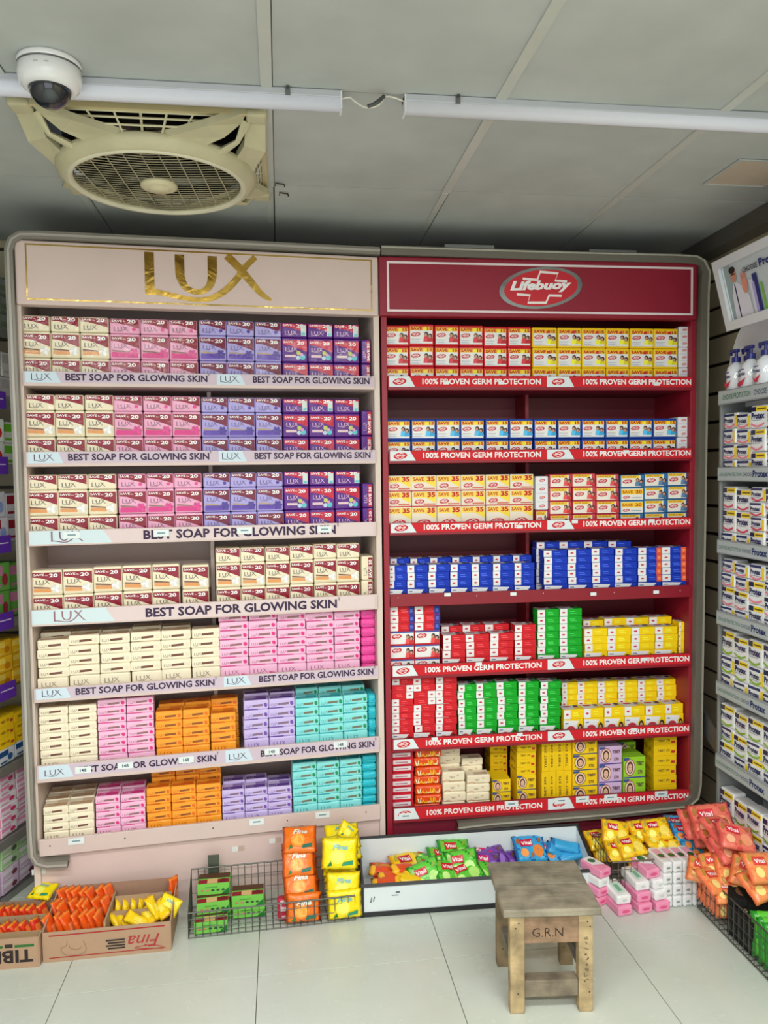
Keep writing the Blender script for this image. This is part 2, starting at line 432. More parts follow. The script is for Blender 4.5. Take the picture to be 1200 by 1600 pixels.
b.tube([tuple(p0 + Vector(q)) for q in ((.062, -.022, -.026), (.075, -.022, -.022), (.09, -.024, -.012), (.104, -.018, .003))], .0052, (70, 74, 76), 'plastic')
tag(b.build('power_cable'), 'thin white cable with dark taped joint linking the two batten lights', 'cable')

def dome():
    p = at_z(77, 98, CZ); t = thing('security_camera', 'white dome security camera on the ceiling by the batten light', 'security camera', p)
    b = B('glossy'); b.smooth = True
    b.lathe([(0, 0), (.069, 0), (.07, -.004), (.07, -.013), (.068, -.0145), (.068, -.0165), (.07, -.018), (.069, -.04), (.064, -.054), (.052, -.064), (.047, -.062), (0, -.05)], (0, 0, 0), (236, 236, 240), n=40,
            cf=lambda i: (90, 92, 95) if i in (3, 4) else (236, 236, 240))
    b.build('mount_body', t)
    b = B('glossy'); b.smooth = True
    b.lathe([(.047 * math.cos(a), -.056 - .047 * math.sin(a)) for a in [R(x) for x in range(0, 91, 10)]], (0, 0, 0), (26, 32, 42), n=32); d = b.build('dark_dome', t)
    b = B('plastic'); b.rbox(-.016, .016, -.0475, -.044, -.032, -.028, .001, (190, 190, 190)); b.build('name_plate', t).location = (0, -.0215, 0)
dome()
k = 0
for (px, py), lb in (((438, 285), 'rusty wire hook in the ceiling joint, nearer of the hook pair'), ((444, 300), 'rusty wire hook below the ceiling joint, further of the hook pair'), ((106, 285), 'rusty wire hook beside the yellowed ceiling fan')):
    p = at_z(px, py, CZ); b = B('metal')
    b.tube([(p.x - .016, p.y, CZ - .012), (p.x - .015, p.y, CZ - .003), (p.x - .004, p.y + .002, CZ - .004), (p.x + .012, p.y, CZ - .006), (p.x + .014, p.y, CZ - .014)], .0025, (70, 60, 50), n=5)
    tag(b.build('wire_hook'), lb, 'hook', 'wire hooks in the ceiling')
t = thing('ceiling_hatch', 'small framed warm-toned panel set in the ceiling near the lightbox', 'ceiling panel', (1.415, 2.28, CZ))
b = B('ceil')
for q in ((0, .22, 0, .006), (0, .22, .205, .211), (0, .006, .006, .205), (.214, .22, .006, .205)): b.box(q[0], q[1], q[2], q[3], -.004, 0, (150, 146, 138))
b.build('frame', t)
b = B('plastic'); b.box(.006, .214, .006, .205, -.001, 0, (205, 190, 172)); b.build('pane', t)

# ------------------------------------------------------------------ the two display racks
class Unit:
    def __init__(s, o, ang, W, z0, sc, tops, bots):
        s.o = Vector((o[0], o[1], 0)); s.a = ang; s.W = W
        s.u = Vector((math.cos(ang), math.sin(ang), 0)); s.n = Vector((-math.sin(ang), math.cos(ang), 0))
        s.zt = [z0 - t * sc for t in tops]; s.zb = [z0 - t * sc for t in bots]
    def loc(s, px, py, d=0.0):
        r = ray(px, py); P0 = s.o + s.n * d
        t = (P0 - O).dot(s.n) / r.dot(s.n); p = O + r * t - s.o
        return p.dot(s.u), p.z
UL = Unit((-.8648, 2.8432), R(4.956), 1.2303, 1.8862, 1.033, [-.049, .2182, .482, .7494, 1.0171, 1.2825, 1.5396], [0, .2684, .5342, .8057, 1.0654, 1.3415, 1.5973])
UR = Unit((.4114, 2.9493), R(-.537), 1.2146, 1.9385, 1.137, [0, .2482, .4896, .7295, .9714, 1.2239, 1.462], [.0471, .2915, .5317, .7718, 1.0188, 1.2692, 1.5148])
DEP = .31
def sweep(b, path, w_, y0, y1, col, fin):
    n = len(path); A = []; D = []
    for i in range(n):
        a = path[max(i - 1, 0)]; c = path[min(i + 1, n - 1)]; dx, dy = c[0] - a[0], c[1] - a[1]; l = math.hypot(dx, dy)
        nx, ny = -dy / l * w_ / 2, dx / l * w_ / 2; A.append((path[i][0] + nx, path[i][1] + ny)); D.append((path[i][0] - nx, path[i][1] - ny))
    for i in range(n - 1):
        q = [(*A[i], y0), (*A[i + 1], y0), (*D[i + 1], y0), (*D[i], y0)]; f = lambda p: (p[0], p[2], p[1])
        r_ = [(*A[i], y1), (*A[i + 1], y1), (*D[i + 1], y1), (*D[i], y1)]
        b.face([f(p) for p in q], col, fin); b.face([f(p) for p in reversed(r_)], col, fin)
        b.face([f(p) for p in (q[0], r_[0], r_[1], q[1])], col, fin); b.face([f(p) for p in (q[3], q[2], r_[2], r_[3])], col, fin)
def rack(U, left):
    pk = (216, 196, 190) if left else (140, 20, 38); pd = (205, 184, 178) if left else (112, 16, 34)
    t = thing('display_rack', 'pale pink soap display rack with a gold lettered header' if left else 'dark red soap display rack with an oval badge on its header', 'display rack', U.o, U.a)
    W = U.W; top = U.loc(300, 384)[1] if left else U.loc(850, 402)[1]
    for x in (-.022, W):
        b = B('board'); b.rbox(x, x + .022, 0, DEP + .02, .0, top - .005, .002, (222, 206, 196) if left else (150, 22, 44)); b.build('side_panel', t)
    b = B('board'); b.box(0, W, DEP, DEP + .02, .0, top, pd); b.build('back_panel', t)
    b = B('board'); b.box(-.022, W + .022, 0, DEP + .02, top - .02, top - .006, (66, 58, 54)); b.build('top_board', t)
    hx0, hz0 = U.loc(25, 475, -.02) if left else U.loc(592.7, 493.3, -.02)
    hx1 = U.loc(591, 440, -.02)[0] if left else U.loc(1090, 450, -.02)[0]; hz1 = U.loc(27, 374, -.02)[1] if left else U.loc(592.7, 400, -.02)[1]
    b = B('board'); b.rbox(hx0, hx1, -.02, .03, hz0, hz1, .006, (220, 198, 192) if left else (146, 20, 46)); hd = b.build('header_board', t)
    b = B('gold' if left else 'board'); F = Fr(b, (hx0, -.0203, hz0), (1, 0, 0), (0, 0, 1)); hw, hh = hx1 - hx0, hz1 - hz0
    if left:
        s_ = .005
        x0, x1, y0, y1 = .034, hw - .024, .016, hh - .012
    else: x0, x1, y0, y1, s_ = .03, hw - .02, .016, hh - .018, .008
    col = (222, 190, 110) if left else (240, 225, 228)
    for q in ((x0, y0, x1, y0 + s_), (x0, y1 - s_, x1, y1), (x0, y0 + s_, x0 + s_, y1 - s_), (x1 - s_, y0 + s_, x1, y1 - s_)):
        b.box(hx0 + q[0], hx0 + q[2], -.0215, -.02, hz0 + q[1], hz0 + q[3], col)
    b.build('border_line', hd)
    if left:
        b = B('gold'); ax, az = U.loc(227, 461, -.02); bx, bz = U.loc(227, 394, -.02)
        F = Fr(b, (ax, -.021, az), (1, 0, 0), (0, 0, 1)); lux(F, 0, 0, (bz - az) * 1.0, (226, 186, 92), n=8)
        # thickness
        nv, nf = len(b.v), len(b.f)
        b.build('gold_lettering', hd)
    else:
        b = B('board'); ax, az = U.loc(845, 450, -.02)
        F = Fr(b, (ax, -.021, az), (1, 0, 0), (0, 0, 1)); F.k = 3; buoy(F, 0, 0, U.loc(909, 450, -.02)[0] - U.loc(780, 450, -.02)[0], True, (190, 198, 202), 'chrome')
        b.build('oval_badge', hd)
    kb = B('board'); kb.box(0, W, .012, .03, .0, U.zb[6], (222, 198, 192) if left else (120, 28, 50))
    kp = kb.build('kick_panel', t)
    for px, py in ([(60, 1362), (372, 1326), (430, 1313)] if left else []):
        x, z = U.loc(px, py, .012); b = B('paper'); F = Fr(b, (x, .0118, z), (1, 0, 0), (0, 0, 1)); F.rect(-.022, -.01, .0, .01, (224, 228, 226)); F.rect(.0, -.01, .024, .01, (224, 228, 226) if px < 100 else (196, 172, 160)); b.build('price_label', kp)
    for i in range(7):
        zb, zt = U.zb[i], U.zt[i]
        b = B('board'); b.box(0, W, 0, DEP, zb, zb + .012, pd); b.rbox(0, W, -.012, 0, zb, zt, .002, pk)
        s = b.build('shelf', t)
        b = B('paper'); F = Fr(b, (0, -.0122, zb), (1, 0, 0), (0, 0, 1)); h = zt - zb
        y0, y1 = h * .22, h * .97
        if left:
            ink = (62, 46, 74)
            if i in (0, 1, 4, 5):
                F.rect(.004 * W, y0, .996 * W, y1, (206, 190, 204)); F.up()
                for a, c, e, g_ in ((.006, .1, .112, .508), (.528, .61, .632, .99)):
                    F.poly([(a * W, y0), (c * W, y0), ((c - .014) * W, y1), (a * W, y1)], (206, 224, 236)); F.up()
                    lux(F, (a + .016 if a < .1 else a + .01) * W, y0 + .009, .0225, (92, 72, 96), n=3, wsc=.62)
                    F.text('BEST SOAP FOR GLOWING SKIN', e * W, y0 + h * .19, .0225, ink, .028, wfit=(g_ - e - .007) * W); F.text('*', (g_ - .005) * W, y0 + h * .42, .02, ink, .0, wfit=.005); F.k = 2
            elif i in (2, 3):
                F.rect(.002 * W, y0 - .006, .99 * W, y1, (222, 204, 204)); F.up()
                F.poly([(.003 * W, y0 - .006), (.225 * W, y0 - .006), (.2 * W, y1), (.003 * W, y1)], (208, 226, 232)); F.up()
                lux(F, .06 * W, y0 + .002, .036, (150, 110, 120) if i == 3 else (130, 96, 110), n=4, wsc=.7)
                F.text('BEST SOAP FOR GLOWING SKIN', .31 * W, y0 + .003, .031, ink, .032, wfit=.562 * W); F.text('*', .876 * W, y0 + .016, .026, ink, .0, wfit=.007)
        else:
            if i != 3:
                F.rect(.002 * W, y0, .999 * W, y1, (206, 34, 44)); F.up()
                for a, c, e, g_ in ((.004, .085, .108, .49), (.51, .6, .63, .995)):
                    F.poly([(a * W, y0), (c * W, y0), ((c - .018) * W, y1), (a * W, y1)], (222, 232, 236)); F.up()
                    buoy(F, ((a + c) / 2 - .008) * W, (y0 + y1) / 2, .052, False, (205, 35, 50)); F.k = 3
                    F.text('100% PROVEN GERM PROTECTION', e * W, y0 + h * .2, .0205, (248, 240, 240), .03, wfit=(g_ - e) * W); F.k = 2
        if (left and i != 6) or (not left and i != 3): b.build('shelf_strip', s)
        st = {True: {2: [(112, 836), (252, 833), (382, 829), (507, 827)], 5: [(130, 1203), (196, 1196), (291, 1187), (425, 1174), (532, 1163)], 6: [(119, 1314), (401, 1284), (504, 1273)]},
              False: {0: [(697, 598), (783, 598), (1026, 600)], 1: [(978, 706)], 2: [(715, 821), (812, 823), (898, 815), (1018, 814)], 3: [(699, 929), (802, 928), (927, 928), (1025, 925)], 4: [(748, 1035), (1007, 1030)], 5: [(679, 1150), (812, 1144), (990, 1140)], 6: [(634, 1275), (799, 1255), (877, 1250), (910, 1245), (954, 1243), (1033, 1236)]}}[left].get(i, [])
        big = left or i == 6
        for px, py in st:
            x, z = U.loc(px, py, -.013); w2, h2 = (.027, .012) if big else (.012, .0065)
            z = min(zt - h2, max(zb + h2, z)); b = B('paper'); F = Fr(b, (x, -.0135, z), (1, 0, 0), (0, 0, 1)); F.k = 3
            F.rect(-w2, -h2, w2, h2, (226, 236, 236)); F.up()
            if left and i == 5: F.text('148', 0, -.006, .0115, (50, 70, 100), .02, align='c')
            elif big: F.rect(-w2 * .5, -.002, w2 * .5, .003, (120, 150, 160))
            b.build('price_label', s)
        if (left and i == 6) or (not left and i == 3):
            for px, py in ([(78, 1322), (195, 1310), (333, 1294), (449, 1282), (572, 1269)] if left else [(622, 934), (745, 931), (849, 927), (960, 926), (1063, 923)]):
                x, z = U.loc(px, py, -.013); b = B('metal'); b.smooth = True; b.lathe([(.003, 0), (.0024, -.0015), (0, -.002)], (x, -.0122, z), (110, 100, 100) if left else (220, 190, 190), n=8, axis='y'); b.build('screw', s)
    # upright dividers
    for i in ((0, 1, 2, 3, 4, 5, 6) if left else (1, 2, 3, 4, 5)):
        px = 333 if left else 835; x = U.loc(px, 900, .08)[0]; z1 = (U.zb[i - 1] if i else hz0) - .0; z0 = U.zb[i] + .012
        b = B('board'); b.box(x - .007, x + .007, (.14 if i < 4 else .18) if left else .17, DEP, z0, z1, pk); b.build('divider', t)
    # grey surround
    dd = -.015
    if left:
        px = [(107, 1347), (75, 1349), (60, 1345), (52, 1333), (50, 1300), (44, 1150), (36, 925), (28, 700), (16, 420), (15, 392), (20, 377), (33, 369), (60, 369), (300, 380), (592, 394)]
        pts = [U.loc(*p, dd) for p in px]; b = B('plastic'); sweep(b, pts, .026, -.035, .012, (132, 128, 118), 'plastic'); sweep(b, pts, .008, -.039, -.034, (172, 166, 158), 'plastic')
    else:
        px = [(595, 392), (850, 400), (1060, 405), (1086, 407), (1097, 413), (1101, 426), (1099, 460), (1094, 800), (1089, 1100), (1087, 1225), (1083, 1245), (1070, 1257), (960, 1269), (763, 1285), (715, 1291)]
        pts = [U.loc(*p, dd) for p in px]; b = B('plastic'); sweep(b, pts, .034, -.03, .012, (112, 108, 98), 'plastic')
        pts2 = [U.loc(p[0] + (4.5 if 4 < k < 12 else 0), p[1] + (-4 if k < 5 else 0), dd) for k, p in enumerate(px)]; sweep(b, pts2, .005, -.036, -.029, (180, 178, 164), 'plastic')
    b.build('grey_surround', t)
    return t, hz0
rackL, hzL = rack(UL, True); rackR, hzR = rack(UR, False)

for i_, (px, lb_) in enumerate(((732, 'grey metal ballast box on the rack top over the oval badge'), (955, 'grey metal ballast box on the rack top near the rounded corner'))):
    p = at_y(px, 384 + i_ * 8, 3.05); b = B('metal'); b.rbox(p.x - .1, p.x + .1, 3.03, 3.08, UR.loc(850, 402)[1] - .0055, p.z, .003, (170, 172, 170)); b.tube([(p.x - .1, 3.05, p.z - .02), (p.x - .17, 3.08, p.z - .03)], .004, (60, 60, 60))
    tag(b.build('ballast_box'), lb_, 'electrical box')

# ------------------------------------------------------------------ soap packs: one mesh per design, copied
KIND = {}
def kind(key, b, name, cat, desc, w_, h_, d_):
    o = b.build(name); C.objects.unlink(o); KIND[key] = dict(o=o, name=name, cat=cat, desc=desc, w=w_, h=h_, d=d_, n=0)
def front(b, w_, y=0.0): return Fr(b, (-w_ / 2, y - .0004, 0), (1, 0, 0), (0, 0, 1))
def topf(b, w_, h_): return Fr(b, (-w_ / 2, 0, h_ + .0003), (1, 0, 0), (0, 1, 0))
MAROON = (142, 8, 38)
LUXC = {
    'cream': dict(b=(240, 230, 200), band=MAROON, ink=(112, 106, 96), bar=(128, 84, 62), acc=(226, 156, 92), lo=(240, 226, 190), fl=(250, 250, 246)),
    'pink': dict(b=(238, 172, 204), band=MAROON, ink=(140, 104, 124), bar=(150, 116, 100), acc=(220, 52, 136), lo=(222, 60, 140), fl=(230, 70, 150)),
    'lavender': dict(b=(176, 166, 226), band=(116, 8, 52), ink=(104, 96, 150), bar=(186, 158, 112), acc=(92, 62, 170), lo=(108, 76, 184), fl=(84, 60, 160)),
    'purple': dict(b=(92, 34, 138), band=(198, 26, 62), ink=(222, 186, 216), bar=(226, 196, 204), acc=(120, 200, 210), lo=(80, 30, 130), fl=(110, 190, 220)),
}
for nm, s in LUXC.items():
    for fl in (0, 1, 2):
        w_, h_, d_ = .103, (.1, .06, .1)[fl], (.062, .1, .1)[fl]
        if fl == 2: w_ = .043
        b = B('film'); b.rbox(-w_ / 2, w_ / 2, 0, d_, .0005, h_, .006, s['b'])
        F = front(b, w_)
        if fl < 2:
            t_ = h_ - .004 - .006 * (fl == 0)
            bh = .03 if fl == 0 else .022
            F.poly([(.004, t_ - bh * .62), (.03, t_ - bh * .72), (.055, t_ - bh), (.075, t_ - bh * 1.25), (w_ - .003, t_ - bh * 1.6), (w_ - .003, t_), (.004, t_)], s['band'])
            F.up(); F.text('SAVE', .007, t_ - .0125 if not fl else t_ - .0105, .0082, (250, 248, 248), .02, wfit=.036)
            F.text('Rs', .047, t_ - .0135 if not fl else t_ - .011, .005, (245, 190, 190), .03, wfit=.008)
            F.text('20', .06, t_ - .0185 if not fl else t_ - .0145, .0135, (250, 250, 250), .035, wfit=.029)
            ly = .043 if fl == 0 else .01
            lux(F, .014, ly, .017, s['ink'], n=3, wsc=.8); F.up()
            if fl == 0:
                if nm == 'purple':
                    F.rect(.012, .02, .055, .03, s['bar'])
                    for cx_, cy_, r_, c_ in ((.066, .038, .009, (196, 206, 96)), (.064, .018, .009, (190, 210, 230)), (.082, .02, .011, (90, 196, 206)), (.077, .031, .007, (220, 150, 200))): F.ell(cx_, cy_, r_, r_, c_, 10); F.up()
                else:
                    F.rect(.006, .007, w_ - .006, .022, s['lo']); F.up()
                    F.poly([(.008, .036), (.06, .031), (.068, .027), (.008, .03)], s['bar']); F.poly([(.008, .027), (.066, .026), (.066, .012), (.008, .014)], s['acc']); F.up()
                    for k in range(6):
                        a = k * 1.05; F.ell(.082 + .009 * math.cos(a), .026 + .009 * math.sin(a), .009, .006, s['fl'] if k % 2 else tuple(int(c * .9) for c in s['fl']), 8, a)
                        F.up()
            else:
                if nm == 'purple': F.rect(.078, .008, .098, .05, (206, 222, 216)); F.up(); F.rect(.082, .01, .095, .02, (90, 196, 196))
                elif nm != 'cream': F.ell(.082, .018, .007, .007, s['fl'], 8)
        else:
            F.rect(.024, .004, .04, h_ - .006, s['band']); F.up()
            G = Fr(b, (w_ / 2 - .007, -.0004, .01), (0, 0, 1), (-1, 0, 0)); G.k = 3
            G.text('SAVE 20', 0, 0, .01, (250, 245, 245), .035, wfit=.075)
            G = Fr(b, (w_ / 2 - .024, -.0004, .02), (0, 0, 1), (-1, 0, 0)); G.k = 2; lux(G, 0, 0, .012, s['ink'], n=3, wsc=.7)
        kind('mp_%s_%d' % (nm, fl), b, 'soap_multipack', 'soap multipack', nm + (' soap multipack', ' flat soap multipack', ' narrow soap multipack')[fl], w_, h_, d_)
BARC = {
    'cream': dict(b=(244, 236, 210), t=(206, 170, 130), ink=(140, 128, 110), bar=(116, 76, 60), acc=(236, 226, 200)),
    'pink': dict(b=(244, 192, 222), t=(222, 56, 140), ink=(176, 110, 146), bar=(150, 108, 112), acc=(226, 52, 136)),
    'orange': dict(b=(250, 166, 50), t=(214, 96, 24), ink=(206, 110, 30), bar=(150, 84, 40), acc=(236, 116, 28)),
    'lavender': dict(b=(206, 190, 238), t=(104, 66, 160), ink=(130, 104, 180), bar=(136, 112, 140), acc=(120, 82, 180)),
    'teal': dict(b=(142, 230, 230), t=(32, 168, 182), ink=(80, 160, 170), bar=(120, 120, 100), acc=(28, 150, 84)),
}
for nm, s in BARC.items():
    w_, h_, d_ = .098, .034, .062
    b = B('wrap'); b.rbox(-w_ / 2, w_ / 2, 0, d_, .0004, h_, .005, s['b'], nz=.0004)
    F = front(b, w_); F.poly([(.034, .01), (.076, .012), (.073, .016), (.076, .02), (.034, .018)], s['bar']); lux(F, .008, .009, .009, s['ink'], n=2, wsc=.7); F.up()
    F.ell(.086, .016, .0065, .008, s['acc'], 8, .4)
    if nm != 'cream': F.rect(.003, .001, .055, .004, s['t'])
    T = topf(b, w_, h_); T.rect(.006, .006, .09, .03, s['t']); T.up(); T.text('LUX', .012, .01, .014, s['b'], .0, wfit=.03); T.rect(.05, .03, .092, .056, tuple(int((x + y) / 2) for x, y in zip(s['t'], s['b'])))
    kind('bar_' + nm, b, 'soap_bar', 'soap bar', nm + ' soap bar', w_, h_, d_)
    b = B('wrap'); b.rbox(-w_ / 2, w_ / 2, 0, .036, .0004, .062, .006, s['b'], nz=.0005)
    F = front(b, w_); lux(F, .014, .03, .017, s['ink'], n=3, wsc=.7); F.up(); F.rect(.008, .012, .06, .02, s['bar']); F.poly([(.06, .006), (.094, .004), (.094, .03), (.07, .034)], s['acc'] if nm != 'cream' else s['b'])
    kind('std_' + nm, b, 'soap_bar', 'soap bar', 'upright ' + nm + ' soap bar', w_, .062, .036)
    b = B('foil'); ec = {'pink': (236, 78, 168), 'teal': (44, 196, 212), 'orange': (246, 150, 40)}.get(nm, s['b'])
    b.rbox(-.031, .031, .008, .1, .0004, .034, .01, ec, nz=.0008); b.box(-.027, .027, 0, .009, .014, .0165, ec)
    for sg in (-1, 1): b.face([(-.028, .008, .016), (.028, .008, .016), (.02, .012, .017 + sg * .014), (-.02, .012, .017 + sg * .014)], ec)
    kind('end_' + nm, b, 'soap_bar', 'soap bar', 'end-on ' + nm + ' soap bar', .062, .034, .1)

def heads(F, x, y, s, cloth, n=2, hair=(46, 34, 34)):
    for i in range(n):
        X = x + i * s * .55; Y = y + (.25 * s if i == 0 else 0)
        F.poly([(X - .42 * s, y - .62 * s), (X + .42 * s, y - .62 * s), (X + .3 * s, Y - .1 * s), (X - .3 * s, Y - .1 * s)], cloth if i == n - 1 else tuple(min(255, c + 30) for c in cloth)); F.up()
        F.ell(X, Y + .2 * s, .3 * s, .36 * s, hair, 8); F.up(); F.ell(X - .06 * s, Y + .12 * s, .19 * s, .25 * s, (206, 152, 126), 8); F.up()
LBC = {'red': (208, 26, 40), 'yellow': (248, 206, 20), 'blue': (26, 66, 160)}
for nm, c in LBC.items():
    w_, h_, d_ = .09, .08, .062
    b = B('wrap'); b.rbox(-w_ / 2, w_ / 2, 0, d_, .0005, h_, .004, c, nz=.0003)
    F = front(b, w_); F.rect(.004, h_ - .024, w_ - .004, h_ - .009, (250, 206, 40)); F.up()
    F.text('SAVE', .006, h_ - .0215, .011, (196, 40, 30), .045, wfit=.042); F.text('15', .066, h_ - .0215, .011, (196, 40, 30) if nm != 'yellow' else (170, 80, 20), .045, wfit=.018)
    F.poly([(.05, h_ - .024), (.064, h_ - .024), (.064, h_ - .011), (.052, h_ - .013)], (250, 236, 60) if nm != 'yellow' else (214, 50, 40)); F.up()
    F.rect(.004, .007, w_ - .005, h_ - .024, (238, 238, 236)); F.up()
    F.poly([(.004, .007), (.05, .007), (.03, .022), (.004, .026)], (224, 228, 232)); F.up()
    buoy(F, .024, .041, .034, False, (196, 40, 60)); F.k = 6
    F.rect(.008, .022, .04, .0235, (150, 150, 160)); F.rect(.008, .012, .034, .0135, (160, 160, 170))
    heads(F, .062, .03, .026, {'red': (196, 40, 50), 'yellow': (232, 222, 40), 'blue': (60, 170, 220)}[nm])
    kind('lb_' + nm, b, 'soap_pouch_pack', 'soap pack', nm + ' save-15 soap pack', w_, h_, d_)
for key, h_ in (('35', .056), ('35t', .088)):
    w_ = .088; b = B('wrap'); b.rbox(-w_ / 2, w_ / 2, 0, .062, .0005, h_, .003, (238, 228, 210))
    F = front(b, w_); F.rect(.003, h_ - .024, w_ - .003, h_ - .004, (252, 218, 90)); F.up(); F.poly([(.05, h_ - .024), (w_ - .003, h_ - .044), (w_ - .003, h_ - .018), (.06, h_ - .018)], (250, 222, 70)); F.up()
    F.text('SAVE', .006, h_ - .019, .012, (200, 84, 36), .03, wfit=.038); F.text('35', .054, h_ - .021, .0165, (196, 36, 36), .05, wfit=.028); F.up()
    buoy(F, .026 if key == '35' else .04, .018 if key == '35' else .03, .034 if key == '35' else .052, False, (196, 60, 60)); F.k = 8
    F.rect(.04, .007, w_ - .006, .011, (214, 110, 90)); F.rect(.0, .0, w_, .003, (206, 50, 50))
    kind('lb_' + key, b, 'soap_pouch_pack', 'soap pack', 'cream save-35 soap pack' if key == '35' else 'taller cream save-35 soap pack', w_, h_, .062)
for key, c, cl in (('20r', (204, 70, 80), (206, 60, 60)), ('20b', (60, 120, 170), (70, 110, 150)), ('20s', (70, 130, 176), None)):
    w_, h_ = .09, .056; b = B('wrap'); b.rbox(-w_ / 2, w_ / 2, 0, .062, .0005, h_, .003, c)
    F = front(b, w_); F.rect(.003, .004, w_ - (.014 if cl else .004), h_ - .004, (240, 236, 224)); F.up()
    if cl:
        F.rect(.004, h_ - .015, w_ - .02, h_ - .004, (246, 208, 60)); F.up(); F.text('SAVE Rs20', .008, h_ - .0125, .0065, (190, 110, 30), .02, wfit=.05)
        buoy(F, .026, .027, .036, False, (190, 40, 56)); F.k = 6; heads(F, .064, .022, .024, cl)
    else:
        F.rect(.004, h_ - .028, w_ - .004, h_ - .007, (250, 208, 50)); F.up(); F.text('SAVE', .007, h_ - .0235, .012, (196, 84, 36), .03, wfit=.04); F.text('20', .057, h_ - .0235, .0125, (196, 60, 36), .04, wfit=.024)
        buoy(F, .022, .015, .026, False, (190, 40, 56)); F.rect(.04, .012, .08, .015, (150, 180, 200))
    kind('lb_' + key, b, 'soap_pouch_pack', 'soap pack', {'20r': 'cream and red picture soap pack', '20b': 'cream and blue picture soap pack', '20s': 'blue-edged save-20 soap pack'}[key], w_, h_, .062)
for key, n_ in (('e3', 3), ('e4', 4)):
    h_ = .08 if n_ == 3 else .104; w_ = .044; b = B('wrap'); b.rbox(-w_ / 2, w_ / 2, 0, .088, .0005, h_, .005, (232, 234, 238))
    F = front(b, w_)
    for i in range(n_):
        y = h_ * (i + .5) / n_; buoy(F, .022, y, .018, False, (176, 60, 80)); F.k = 1
        if i: F.rect(.002, h_ * i / n_ - .0004, w_ - .002, h_ * i / n_ + .0004, (176, 180, 190))
    kind('lb_' + key, b, 'soap_pouch_pack', 'soap pack', 'end-on white soap pack', w_, h_, .088)
CT = {'blue': (22, 58, 186), 'red': (212, 34, 44), 'green': (18, 168, 40), 'yellow': (248, 212, 12)}
def carton(key, nm, c, extra=None, flip=False):
    w_, h_, d_ = .08, .029, .058
    def cf(ax, sg): return c if (ax == 2 or ax == 0) else None
    b = B('paper'); b.rbox(-w_ / 2, w_ / 2, 0, d_, .0003, h_, .0015, c, k=1)
    F = front(b, w_); a0, a1 = (.0005, .027) if not flip else (w_ - .027, w_ - .0005)
    F.rect(a0, .001, a1, h_ - .001, (238, 240, 240)); F.up(); F.ell((a0 + a1) / 2, h_ / 2, .006, .0035, (206, 60, 76), 8)
    F.text('SOAP', (a0 + a1) / 2, h_ / 2 - .0012, .0026, (240, 220, 220), .03, align='c') if False else None
    lt = tuple(min(255, x + 60) for x in c)
    o_ = .032 if not flip else .012
    F.rect(o_ + .004, h_ * .58, o_ + .024, h_ * .68, lt); F.rect(o_ + .006, h_ * .34, o_ + .028, h_ * .44, lt)
    if extra: F.rect(w_ - .018, .0005, w_ - .0005, h_ - .001, extra); F.up(); F.rect(w_ - .014, h_ * .3, w_ - .005, h_ * .7, tuple(min(255, x + 50) for x in extra))
    T = topf(b, w_, h_); T.poly([(.0, .001), (.05, .001), (.03, d_ - .001), (.0, d_ - .001)][:4], (226, 230, 234)); T.up(); T.rect(.002, .02, .07, .05, (214, 218, 226)); T.up(); T.ell(.024, .036, .017, .009, (200, 50, 66), 10); T.rect(.05, .026, .068, .046, (60, 50, 60))
    kind(key, b, 'soap_carton', 'soap carton', nm + ' soap carton', w_, h_, d_)
for nm, c in CT.items():
    carton('ct_' + nm, nm + ' and white', c)
    w_, h_ = .082, .05; b = B('paper'); b.rbox(-w_ / 2, w_ / 2, 0, .03, .0003, h_, .0015, c, k=1); F = front(b, w_)
    F.poly([(.001, .002), (.06, .002), (.054, .03), (.064, h_ - .006), (.001, h_ - .003)], (236, 240, 242)); F.up(); F.rect(.006, h_ - .014, .02, h_ - .011, (60, 90, 150)); F.ell(.03, .02, .018, .01, (204, 60, 76), 10); F.up(); F.ell(.068, .022, .01, .014, (60, 40, 40), 8); F.up(); F.ell(.067, .02, .006, .009, (208, 160, 130), 8)
    kind('cs_' + nm, b, 'soap_carton', 'soap carton', 'picture-faced ' + nm + ' soap carton', w_, h_, .03)
carton('ct_redf', 'reversed red and white', CT['red'], None, True)
carton('ct_blueo', 'blue soap carton with orange end:', CT['blue'], (236, 96, 50)); KIND['ct_blueo']['desc'] = 'orange-ended blue soap carton'
carton('ct_redb', 'x', CT['red'], (44, 60, 150)); KIND['ct_redb']['desc'] = 'blue-ended red soap carton'
w_, h_ = .09, .05; b = B('paper'); b.rbox(-w_ / 2, w_ / 2, 0, .06, .0003, h_, .0015, (206, 40, 50), k=1); F = front(b, w_); F.rect(.001, .005, w_ - .003, h_ - .002, (238, 238, 236)); F.up(); F.rect(.001, h_ - .006, w_ - .003, h_ - .001, (60, 90, 170)); buoy(F, .025, .032, .036, False, (190, 40, 56)); F.k = 6
heads(F, .066, .02, .024, (206, 60, 60)); kind('cp_red', b, 'soap_carton', 'soap carton', 'white picture soap carton', w_, h_, .06)
